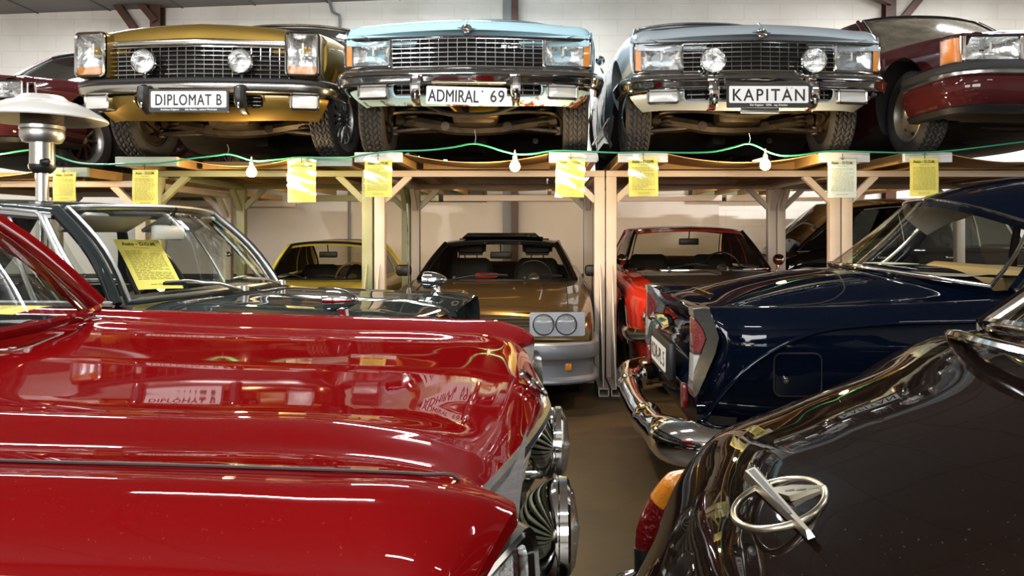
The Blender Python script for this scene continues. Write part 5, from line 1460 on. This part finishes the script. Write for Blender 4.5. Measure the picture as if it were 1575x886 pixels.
# ------------------------------------------------------------------ graphite saloon behind it
def gst(y, hood, ridge, w=1., low=.2, belt=0.):
    c = hood
    return (y, [(0, low), (.66 * w, low), (.75 * w, low + .05), (.79 * w, .42), (.80 * w, .62), (.798 * w, .76), (.785 * w, ridge - .06), (.755 * w, ridge - .012), (.71 * w, ridge), (.65 * w, ridge - .006), (.58 * w, ridge - .012 + .3 * (c - ridge)), (.40 * w, ridge + .72 * (c - ridge)), (.2 * w, c - .003), (0, c)])
S = [(0, [(q[0] * .95, .30 + (q[1] - .2) * .86, .10 * (q[0] / .8) ** 2) for q in gst(0, .90, .90, 1.)[1]]), gst(.04, .925, .918, .97, .26), gst(.12, .943, .932, .985, .22), gst(.4, .957, .94, 1.), gst(.8, .97, .953, 1.), gst(1.1, .982, .965, 1.), gst(1.4, .985, .97, 1.02), gst(2.2, .985, .97, 1.03), gst(3.0, .975, .965, 1.02), gst(3.8, .95, .945, .99), gst(4.2, .92, .915, .95), gst(4.3, .86, .85, .92, .3)]
gr, A = hero('saloon_car', 'graphite grey saloon behind the cherry red one, with a yellow notice inside its windscreen', (-.40, 3.30, 0), math.radians(82), GREYP, S, [(-.66, .72), (.66, .72), (-.66, 3.25), (.66, 3.25)], .31,
    [box_cutter((0, 2.08, 1.05), (1.16, 1.8, .9))], aw=.82)
GG = greenhouse(gr, ((.955, .985), (.605, 1.06, .975)), ((1.265, 1.338), (.53, 1.36, 1.318)), ((2.55, 1.35), (.53, 2.5, 1.32)), ((3.08, .985), (.62, 2.95, .975)), GREYP, G_WIN, ALU, apw=.026, crown=.035, trim_r=.014, side_trim=ALU, pw=2.2, rear_glass=G_WIN)
for s in (-1, 1):
    F_ = np.array([s, 1, 1])
    def sp(u, v, push=.014):
        return ((1 - v) * GG['base'](u) + v * GG['top'](u) + np.array([push + .02 * math.sin(PI * v), 0, 0])) * F_
    MB().tube([sp(.035, v) for v in np.linspace(0, .97, 8)] + [sp(u, .97) for u in np.linspace(.06, .45, 8)], .013, 8).build('door_window_frame', ALU, gr)
    MB().tube([sp(.035, v, .03) for v in np.linspace(0, 1, 8)] + [sp(u, 1.02, .02) for u in np.linspace(.05, .8, 10)], .008, 8).build('drip_rail', ALU, gr)
    MB().tube([sp(.155, v, .01) for v in np.linspace(0, .95, 8)], .009, 8).build('vent_window_bar', ALU, gr)
    MB().lathe([(.014, 0), (.012, .014), (.001, .018)], 10, TR(*sp(.085, .45, .02)) @ RY(s * PI / 2)).build('vent_latch', CH, gr)
    for y in (1.22, 2.25): MB().tube([(s * .79, y, .26), (s * .815, y, .5), (s * .812, y, .8), (s * .77, y, .95)], .003, 5).build('door_gap', DARK, gr)
    MB().bar((s * .825, 2.0, .80), (s * .825, 2.14, .80), .022, .02, .006).build('door_handle', CH, gr)
    # bullet mirrors on the front wings
    x, y, z = s * .585, .215, top_z(A, .585, .215)
    k = MB().lathe([(.001, .054), (.038, .054), (.0425, .050), (.0435, .035), (.041, .008), (.033, -.02), (.021, -.045), (.009, -.06), (.001, -.063)], 28, TR(x, y + .01, z + .072) @ RX(-PI / 2))
    k.tube([(x, y, z - .004), (x, y + .004, z + .02), (x, y + .008, z + .05)], .012, 8, rx=.022)
    k.lathe([(.03, 0), (.026, .008), (.012, .016)], 16, TR(x, y, z))
    o = k.build('wing_mirror', CH, gr)
    MB().lathe([(.037, 0), (.001, .001)], 20, TR(x, y + .066, z + .072) @ RX(-PI / 2)).build('mirror_glass', SILV, o)
    # sun visors
    v = MB().box((s * .25, 1.36, 1.275), (.40, .14, .018), .008, rot=(-.5, 0, 0)); v.build('sun_visor', LINER, gr)
MB().tube([(.60, .36, top_z(A, .60, .36)), (.605, .37, 1.38)], .0032, 6).lathe([(.014, 0), (.008, .03), (.001, .032)], 10, TR(.60, .36, top_z(A, .6, .36))).build('aerial', CH, gr)
mi = mirror_in(gr, 1.275, 1.236, .03, .21)
mi.data.materials[0] = mat('mirror_back', '#f2f2ef', rough=.35)
wiper(gr, (.03, .915, .985), (-.24, 1.02, 1.035), (-.02, .985, 1.02), ALU); wiper(gr, (.46, .955, .982), (.16, 1.0, 1.03), (.36, 1.02, 1.025), ALU)
m = MB()
m.tube(path([(-.575, y, top_z(A, .575, y) + .0008) for y in np.linspace(.06, .86, 10)] + [(x, .88, top_z(A, abs(x), .88) + .0008) for x in np.linspace(-.55, .55, 15)] + [(.575, y, top_z(A, .575, y) + .0008) for y in np.linspace(.86, .06, 10)], 2), .003, 5); m.build('bonnet_gap', DARK, gr)
MB().tube([(0, y, top_z(A, 0, y) + .002) for y in np.linspace(.03, .87, 12)], .006, 6, rx=.01).build('bonnet_strip', CH, gr)
v = MB()
for i in range(9):
    for s in (-1, 1): v.box((s * (.18 + .028 * i), .915 + .002 * i, top_z(A, .18 + .028 * i, .915) + .0015), (.016, .04, .004), .001)
v.build('cowl_vents', CHD, gr)
grille(gr, .56, .60, .80, 7, 9, .02)
for s in (-1, 1):
    lamp_box(gr, 'headlight', TR(s * .66, .06, .70) @ RZ(s * .15), .20, .20, .1, .09, CH, G_LENS)
MB().grid(sweep(path([(-.83, .6), (-.82, .15), (-.7, .0), (0, -.04), (.7, 0), (.82, .15), (.83, .6)], 5), [(-.03, .50), (.01, .505), (.03, .48), (.03, .42), (.01, .39), (-.03, .385)])).build('bumper', CH, gr)
d = MB(); us = np.linspace(-.57, .57, 11)
d.grid(np.array([[(x, 1.03 + a, .975 + b) for x in us] for a, b in ((0, -.02), (.08, .004), (.22, .008), (.36, -.01), (.40, -.06), (.38, -.2))])); d.build('dashboard', TRIMC, gr)
for x in (-.3, .3): seat_mesh(MB(), x, 1.95, .52, .5, .50, False).build('front_seat', SEATB, gr)
seat_mesh(MB(), 0, 2.75, .52, 1.1, .48, False).build('rear_seat', SEATB, gr)
steering_wheel(gr, .30, 1.50, 1.0, .19, -.45, mat('ivory_rim', '#2a2725', rough=.4))
# notice behind the windscreen
q = thing('paper_notice', 'yellow notice propped inside the windscreen of the graphite grey saloon', 'paper')
Mg = gr.matrix_basis
xr = Vector((.1087, .174, -.006)).normalized(); zr_ = Vector((-.16, .1, .2)); zr_ = (zr_ - xr * zr_.dot(xr)).normalized(); yr = zr_.cross(xr)
c0 = Vector((-1.648, 3.23, 1.004)) + xr * .10 + zr_ * .14
q.matrix_basis = Matrix(((xr.x, yr.x, zr_.x, c0.x), (xr.y, yr.y, zr_.y, c0.y), (xr.z, yr.z, zr_.z, c0.z), (0, 0, 0, 1)))
sheet_print(.20, .28, PAPER, PINK, q, .004, seed=31)

# ------------------------------------------------------------------ navy saloon, tail towards the left
def nst(d, lid, ridge, w=1., low=.26, val=None):
    c = lid; v = val if val is not None else min(c, ridge) - .01
    return (-d, [(0, low), (.62 * w, low), (.74 * w, low + .05), (.80 * w, .42), (.835 * w, .55), (.842 * w, .68), (.832 * w, .78), (.80 * w, ridge - .045), (.755 * w, ridge - .006), (.70 * w, ridge), (.61 * w, v), (.50, v + .45 * (c - v)), (.28, v + .88 * (c - v)), (0, c)])
S = [(0, [(0, .34, -.03), (.55, .34, -.03), (.68, .36, -.02), (.745, .43, 0), (.775, .54, .0), (.785, .64, -.045), (.786, .76, -.09), (.775, .85, -.03), (.75, .900, 0), (.70, .903, 0), (.615, .865, -.035), (.5, .862, -.05), (.28, .866, -.05), (0, .868, -.045)]),
     (-.04, [(0, .30, -.03), (.58, .30, -.03), (.70, .34, -.02), (.765, .43, 0), (.80, .54, .0), (.812, .65, -.03), (.812, .76, -.06), (.79, .86, -.02), (.757, .907, 0), (.70, .909, 0), (.615, .875, -.03), (.5, .880, -.04), (.28, .890, -.04), (0, .893, -.035)]),
     nst(.18, .925, .912, .985, .27, .886), nst(.30, .962, .913, 1., .26, .893), nst(.53, 1.012, .917, 1.01, .25, .906), nst(.85, 1.052, .928, 1.02, .24, .93), nst(1.2, 1.062, .945, 1.03, .23, .95), nst(1.6, 1.055, .965, 1.03, .22, .97), nst(2.4, 1.04, .97, 1.03, .22), nst(3.0, 1.03, .965, 1.02, .22), nst(3.8, .97, .93, 1.), nst(4.5, .90, .89, .96), nst(4.68, .82, .80, .9, .36)]
nv, A = hero('saloon_car', 'navy blue saloon with chrome tail fins and red lamps, tail towards the aisle', (.66, 4.2, 0), RZ_, NAVY, S, [(-.70, -1.02), (.70, -1.02), (-.70, -3.75), (.70, -3.75)], .31,
    [box_cutter((0, -2.15, 1.30), (1.18, 1.55, .9))], aw=.87)
greenhouse(nv, ((-.88, 1.062), (.69, -1.40, .975)), ((-1.30, 1.40), (.56, -1.62, 1.25)), ((-2.65, 1.42), (.56, -2.55, 1.33)), ((-3.08, 1.03), (.68, -2.72, .985)), NAVY, G_WIN, CH, apw=.022, crown=.12, pw=2.6, trim_r=.013, bpil=.62, cpil=.93, side_trim=CH)
d = MB(); us = np.linspace(-.58, .58, 11)
d.grid(np.array([[(x, -1.08 + a - .30 * abs(x / .6) ** 2.4, 1.045 + b) for x in us] for a, b in ((.10, -.01), (0, .0), (-.25, -.01), (-.40, -.03))])); d.build('parcel_shelf', mat('shelf_grey', '#8c8577', rough=.9), nv)
MB().box((0, -1.62, .96), (1.0, .12, .22), .05).build('rear_seat', mat('seat_beige', '#a08a5f', rough=.8), nv)
for x in (-.3, .3): seat_mesh(MB(), x, -2.3, .55, .5, .44, False, tilt=-.2).build('front_seat', MATS['seat_beige'], nv)
steering_wheel(nv, -.3, -2.62, 1.02, .2, .45, mat('ivory_wheel', '#c9bfa0', rough=.4))
for s in (-1, 1):
    # fin lamp: a boomerang shaped chrome housing holding a wedge of red and clear lens, seen from both sides
    T = Matrix(((0, 0, 1, 0), (1, 0, 0, 0), (0, 1, 0, 0), (0, 0, 0, 1)))       # (a, b) -> (y, z), depth -> x
    Oq = [(.030, .912), (-.012, .917), (-.045, .914), (-.062, .872), (-.088, .790), (-.074, .725), (-.035, .635), (.006, .545), (.022, .530)]
    Iq = [(.026, .876), (.020, .868), (.004, .850), (-.012, .830), (-.030, .785), (-.004, .715), (.024, .640), (.0285, .600), (.030, .560)]
    rows = []
    for (oy, oz), (iy, iz) in zip(Oq, Iq):
        oy2, oz2 = oy + (iy - oy) * .12, oz + (iz - oz) * .12
        rows.append([(s * .708, oy, oz), (s * .800, oy, oz), (s * .814, oy2, oz2), (s * .812, iy, iz), (s * .700, iy, iz), (s * .698, oy2, oz2)])
    m = MB().grid(np.array(rows), cu=True); m.ring_cap(np.array(rows[0])); m.ring_cap(np.array(rows[-1]))
    fin = m.build('tail_fin_bezel', mat('fin_chrome', '#dedcd8', rough=.16, metal=1.) if 'fin_chrome' not in MATS else MATS['fin_chrome'], nv)
    def slab(name, poly, x0, x1, m_, par, bev=.008):
        q = np.array(poly); c_ = q.mean(axis=0)
        inn = [tuple(v) for v in (q - c_) * .93 + c_]
        n = len(poly); vs = []
        for xx, pl_ in ((x0, inn), (x0 + bev, poly), (x1 - bev, poly), (x1, inn)):
            vs += [(s * xx, a_, b_) for a_, b_ in pl_]
        fs = [tuple(range(n)), tuple(range(3 * n, 4 * n))] + [(k * n + i, k * n + (i + 1) % n, (k + 1) * n + (i + 1) % n, (k + 1) * n + i) for k in range(3) for i in range(n)]
        bm = bmesh.new(); bv = [bm.verts.new(v) for v in vs]
        for f in fs: bm.faces.new([bv[i] for i in f])
        bmesh.ops.triangulate(bm, faces=[f for f in bm.faces if len(f.verts) > 4], ngon_method='EAR_CLIP')
        return MB().bm(bm).build(name, m_, par)
    slab('red_lens', [(.026, .864), (.022, .870), (-.010, .828), (-.028, .785), (-.003, .718), (.026, .718)], .706, .806, REDL, fin, .012)
    slab('clear_lens', [(.026, .714), (-.002, .714), (.025, .640), (.029, .600)], .706, .806, CLEARL, fin, .012)
    # side crease, fuel flap side only on the near wing
    cr = [(s * .79, -.0, .40), (s * .825, -.10, .56), (s * .845, -.21, .677), (s * .846, -.34, .76), (s * .838, -.49, .816), (s * .838, -.71, .847), (s * .842, -1.13, .862), (s * .85, -2.0, .87)]
    MB().tube(path(cr, 5), .011, 8, rx=.008).build('wing_crease', NAVY, nv)
    MB().tube([(s * .85, -y, .40) for y in (1.5, 2.2, 3.2)], .012, 6).build('sill_trim', CH, nv)
    for y in (1.75, 2.6): MB().tube([(s * .845, -y, .28), (s * .868, -y, .5), (s * .868, -y, .72), (s * .82, -y, .94)], .003, 5).build('door_gap', DARK, nv)
    MB().bar((s * .88, -1.9, .80), (s * .88, -2.04, .80), .024, .022, .006).build('door_handle', CH, nv)
    MB().box((s * .60, .03, .50), (.055, .03, .11), .01).build('reflector', REDL, nv)
fl = MB(); zc, yc = .637, -.405
fl.tube([(-.848, yc + a, zc + b) for a, b in rrect(.20, .18, .03)], .0035, 5, closed=True); fo = fl.build('fuel_flap_gap', DARK, nv)
MB().grid(np.array([[(-.8475 - .004 * (1 - (u / .094) ** 2), yc + u, zc + v) for u in np.linspace(-.094, .094, 9)] for v in np.linspace(-.084, .084, 7)])).build('fuel_flap', NAVY, nv)
MB().lathe([(.016, 0), (.014, .012), (.006, .014), (.001, .010)], 20, TR(-.850, yc + .055, zc - .02) @ RY(-PI / 2)).build('flap_lock', CH, nv)
bp = path([(-.895, -.42), (-.90, -.2), (-.88, -.03), (-.80, .10), (-.62, .15), (-.40, .17), (-.34, .175), (0, .185), (.34, .175), (.40, .17), (.62, .15), (.80, .10), (.88, -.03), (.90, -.2), (.895, -.42)], 5)
rr = np.interp(np.abs(bp[:, 0]), [0, .3, .36, .39, .42, .6, .75, .86, .9], [.052, .056, .058, .07, .06, .064, .082, .088, .075])
MB().tube([(x, y, .345) for x, y in bp], rr * 1.18, 18, rx=rr * 1.1, up=(0, 0, 1)).build('bumper', CH, nv)
pl = MB().box((0, .035, .60), (.60, .04, .19), .012); ph = pl.build('plate_box', BLK, nv)
m = MB(); M = TR(0, .06, .60) @ RZ(PI) @ FRONT
m.prism(rrect(.50, .12, .01), .004, M); m.mt(1).text_fit('KDR-PL 5', M @ TR(0, 0, .0045), .44, .075, .0008, .001, 1.05)
m.build('number_plate', [WHITE, INK], nv, smooth=False)
m = MB(); rows = []
for x in np.linspace(-.36, .36, 25):
    a = abs(x) / .36; wv = .055 * (1 - a ** 2) + .012; zz = .775 - .02 * a + .012 * math.cos(a * 5)
    rows.append([(x, .0, zz + .02), (x, .03 + wv * .5, zz + .026), (x, .04 + wv, zz + .008), (x, .03 + wv * .6, zz - .012), (x, .0, zz - .012)])
m.grid(np.array(rows)); m.build('plate_lamp_wing', CH, nv)
m = MB(); rows = []
for a in np.linspace(-1, 1, 31):
    x = .60 * a; d_ = .045 + .66 * min(1, (1 - abs(a)) * 14) if False else 0
lidp = [(.60, .05), (.605, .2), (.60, .45), (.585, .62), (.52, .72), (.40, .76), (0, .77)]
lp = path([(x, -d_, 0) for x, d_ in lidp] + [(-x, -d_, 0) for x, d_ in lidp[:-1]][::-1], 5)
MB().tube([(x, y, top_z(A, abs(x), y) + .0008) for x, y, _ in lp], .004, 6).build('boot_lid_gap', DARK, nv)
e = MB()
M = TR(0, -.17, top_z(A, 0, -.17) + .006) @ RX(.38) @ RZ(PI)
for x0 in np.linspace(-.2, .2, 9): e.tube([M @ Vector((x0 - .02, -.01, 0)), M @ Vector((x0, .014, .002)), M @ Vector((x0 + .02, -.01, 0))], .004, 6)
e.tube([M @ Vector((-.22, -.012, 0)), M @ Vector((.22, -.012, 0))], .003, 6); e.build('boot_script', mat('gilt_script', '#c9a85a', rough=.25, metal=1.), nv)
w_ = thing('paper_notice', 'pale sheet lying behind the rear window of the navy blue saloon', 'paper', (.66 + 1.12, 4.2 - .10, 1.078), .3)
MB().box((0, 0, 0), (.16, .22, .002)).build('sheet', PAPERW, w_)

# ------------------------------------------------------------------ dark brown saloon, tail towards the left, nearest the camera
OFF = (.2, .39, .48, .56, .64, .71)
def bst(d, c, dr, w, low=.3):
    zf = c + dr[5]
    up = [(x * (w if x > .6 else 1), c + z) for x, z in zip(OFF, dr)][::-1]
    return (-d, [(0, low), (.60 * w, low), (.735 * w, low + .06), (.79 * w, low + .55 * (zf - low)), (.80 * w, zf - .12), (.79 * w, zf - .07), (.76 * w, zf - .025)] + up + [(0, c)])
S = [bst(0, .66, (-.02, -.05, -.07, -.09, -.11, -.13), .86, .40), bst(.015, .715, (-.03, -.085, -.12, -.15, -.18, -.21), .90, .37), bst(.045, .795, (-.035, -.125, -.18, -.22, -.26, -.30), .94, .34), bst(.08, .868, (-.03, -.13, -.20, -.255, -.30, -.34), .965, .32), bst(.12, .922, (-.02, -.085, -.15, -.215, -.27, -.31), .98), bst(.17, .962, (-.012, -.055, -.11, -.17, -.23, -.27), .99), bst(.28, 1.003, (-.009, -.042, -.085, -.13, -.18, -.22), 1.), bst(.45, 1.05, (-.006, -.026, -.05, -.085, -.12, -.16), 1.0), bst(.60, 1.092, (-.003, -.014, -.026, -.044, -.075, -.115), 1.01), bst(.8, 1.10, (-.004, -.014, -.03, -.06, -.10, -.15), 1.02), bst(1.2, 1.07, (-.005, -.02, -.04, -.07, -.1, -.14), 1.03), bst(2.0, 1.03, (-.003, -.01, -.02, -.035, -.06, -.1), 1.03), bst(2.8, 1.0, (-.003, -.01, -.02, -.035, -.06, -.09), 1.02), bst(3.6, .95, (-.005, -.015, -.03, -.05, -.07, -.1), 1.), bst(4.1, .88, (-.005, -.015, -.03, -.05, -.07, -.1), .95), bst(4.3, .78, (-.005, -.015, -.03, -.05, -.07, -.1), .88, .4)]
bn, A = hero('saloon_car', 'dark brown saloon with a chrome ring and flash emblem on its rounded boot', (.08, .85, 0), RZ_, BROWN, S, [(-.66, -.78), (.66, -.78), (-.66, -3.35), (.66, -3.35)], .31,
    [box_cutter((0, -1.72, 1.3), (1.02, 1.7, .9))], aw=.82, su=6, sv=8)
greenhouse(bn, ((-.535, 1.102), (.49, -.66, 1.072)), ((-.86, 1.40), (.43, -.98, 1.34)), ((-2.05, 1.41), (.51, -2.0, 1.35)), ((-2.55, 1.03), (.62, -2.35, .985)), BROWN, G_WIN, CH, apw=.022, crown=.06, pw=2.6, trim_r=.012, side_trim=CH)
MB().tube([(x, -.495 - .12 * abs(x / .5) ** 2.6, 1.092 - .028 * abs(x / .5) ** 2.6) for x in np.linspace(-.52, .52, 31)], .008, 8, rx=.014).build('window_base_moulding', CH, bn)
sl = math.radians(21)
M = Matrix(((-1, 0, 0, -.037), (0, -math.cos(sl), math.sin(sl), -.160), (0, math.sin(sl), math.cos(sl), .955), (0, 0, 0, 1)))
def flash_bar(m, a, b, w0, w1, h):
    """a tapering raised blade with a hollow middle"""
    a, b = Vector(a), Vector(b); d = (b - a).normalized(); n = Vector((-d.y, d.x, 0))
    lo = [a + n * w0, a - n * w0, b - n * w1, b + n * w1]
    up = [a + n * w0 * .55 + d * .004 + Vector((0, 0, h)), a - n * w0 * .55 + d * .004 + Vector((0, 0, h)), b - n * w1 * .5 - d * .003 + Vector((0, 0, h * .8)), b + n * w1 * .5 - d * .003 + Vector((0, 0, h * .8))]
    vs = [M @ v for v in lo + up]
    m.add([v[:] for v in vs], [(0, 1, 5, 4), (1, 2, 6, 5), (2, 3, 7, 6), (3, 0, 4, 7), (4, 5, 6, 7)])
em = thing('car_badge', '', 'badge') if False else None
m = MB().tube([M @ Vector((.056 * math.cos(a), .047 * math.sin(a), .004)) for a in np.linspace(0, 2 * PI, 65)[:-1]], .0042, 10, closed=True, rx=.0036)
EMB = mat('badge_metal', '#a89f8d', rough=.3, metal=1.)
eb = m.build('emblem_ring', EMB, bn)
m = MB(); flash_bar(m, (-.098, -.002, .004), (.095, .002, .004), .0110, .0035, .009); flash_bar(m, (-.052, -.006, .002), (.010, .040, .002), .0085, .0045, .006) if False else None
flash_bar(m, (-.006, .010, .002), (.0, .053, .002), .0, .0, .0) if False else None
q = [(-.038, -.004), (-.020, .024), (.012, .050), (.004, .012)]
m.add([(M @ Vector((x, y, .003)))[:] for x, y in q] + [(M @ Vector((x * .96, y * .98, .009)))[:] for x, y in q], [(4, 5, 6, 7), (0, 1, 5, 4), (1, 2, 6, 5), (2, 3, 7, 6), (3, 0, 4, 7)])
m.build('emblem_flash', EMB, bn)
m = MB()
for k_ in range(3):
    x, y = -.012 + .009 * k_, .012 + .010 * k_
    m.add([(M @ Vector((x + a, y + b, .0095)))[:] for a, b in ((0, 0), (.003, .001), (.008, .009), (.005, .009))], [(0, 1, 2, 3)])
m.build('emblem_slots', BLK, eb)
m = MB(); m.add([(M @ Vector((x, y, .0136 - .008 * (x + .098) / .19 * .2)))[:] for x, y in ((-.088, -.0052), (-.088, .0015), (.05, .0012), (.05, -.0022))], [(0, 1, 2, 3)]); m.build('emblem_groove', BLK, eb)
for s in (-1, 1):
    pts = [(s * .695, -.112, .62), (s * .695, -.124, .66), (s * .685, -.143, .705), (s * .67, -.168, .752), (s * .655, -.192, .780)]
    pp = path(pts, 4)
    MB().tube(pp[:10], np.interp(np.arange(10), [0, 3, 9], [.018, .026, .029]), 14).build('tail_lamp_red', REDL, bn)
    MB().tube(pp[9:], np.interp(np.arange(8), [0, 4, 7], [.029, .025, .010]), 14).build('tail_lamp_amber', AMBER, bn)
    MB().tube([(s * .69, -.12, .42), (s * .693, -.116, .56), (s * .695, -.112, .625)], [.026, .022, .019], 12).build('tail_lamp_base', BLK, bn)
    MB().tube([(s * .50, -.03, .40), (s * .50, -.01, .48), (s * .50, -.025, .58), (s * .50, -.062, .645), (s * .50, -.075, .66)], [.04, .042, .036, .022, .006], 12).build('overrider', CH, bn)
    for y in (1.15, 2.1): MB().tube([(s * .80, -y, .36), (s * .828, -y, .55), (s * .828, -y, .75), (s * .76, -y, .90)], .003, 5).build('door_gap', DARK, bn)
    MB().bar((s * .835, -1.3, .80), (s * .835, -1.43, .80), .024, .022, .006).build('door_handle', CH, bn)
MB().grid(sweep(path([(-.84, -.45), (-.83, -.18), (-.76, -.065), (-.5, -.045), (0, -.035), (.5, -.045), (.76, -.065), (.83, -.18), (.84, -.45)], 5)[::-1], [(-.03, .50), (.0, .51), (.025, .49), (.035, .45), (.03, .41), (.01, .38), (-.03, .375)])).build('bumper', CH, bn)
for x in (-.28, .28): seat_mesh(MB(), x, -1.75, .52, .48, .5, False, tilt=-.2).build('front_seat', SEATB, bn)
MB().box((0, -1.05, .80), (1.0, .16, .4), .06).build('rear_seat', SEATB, bn)
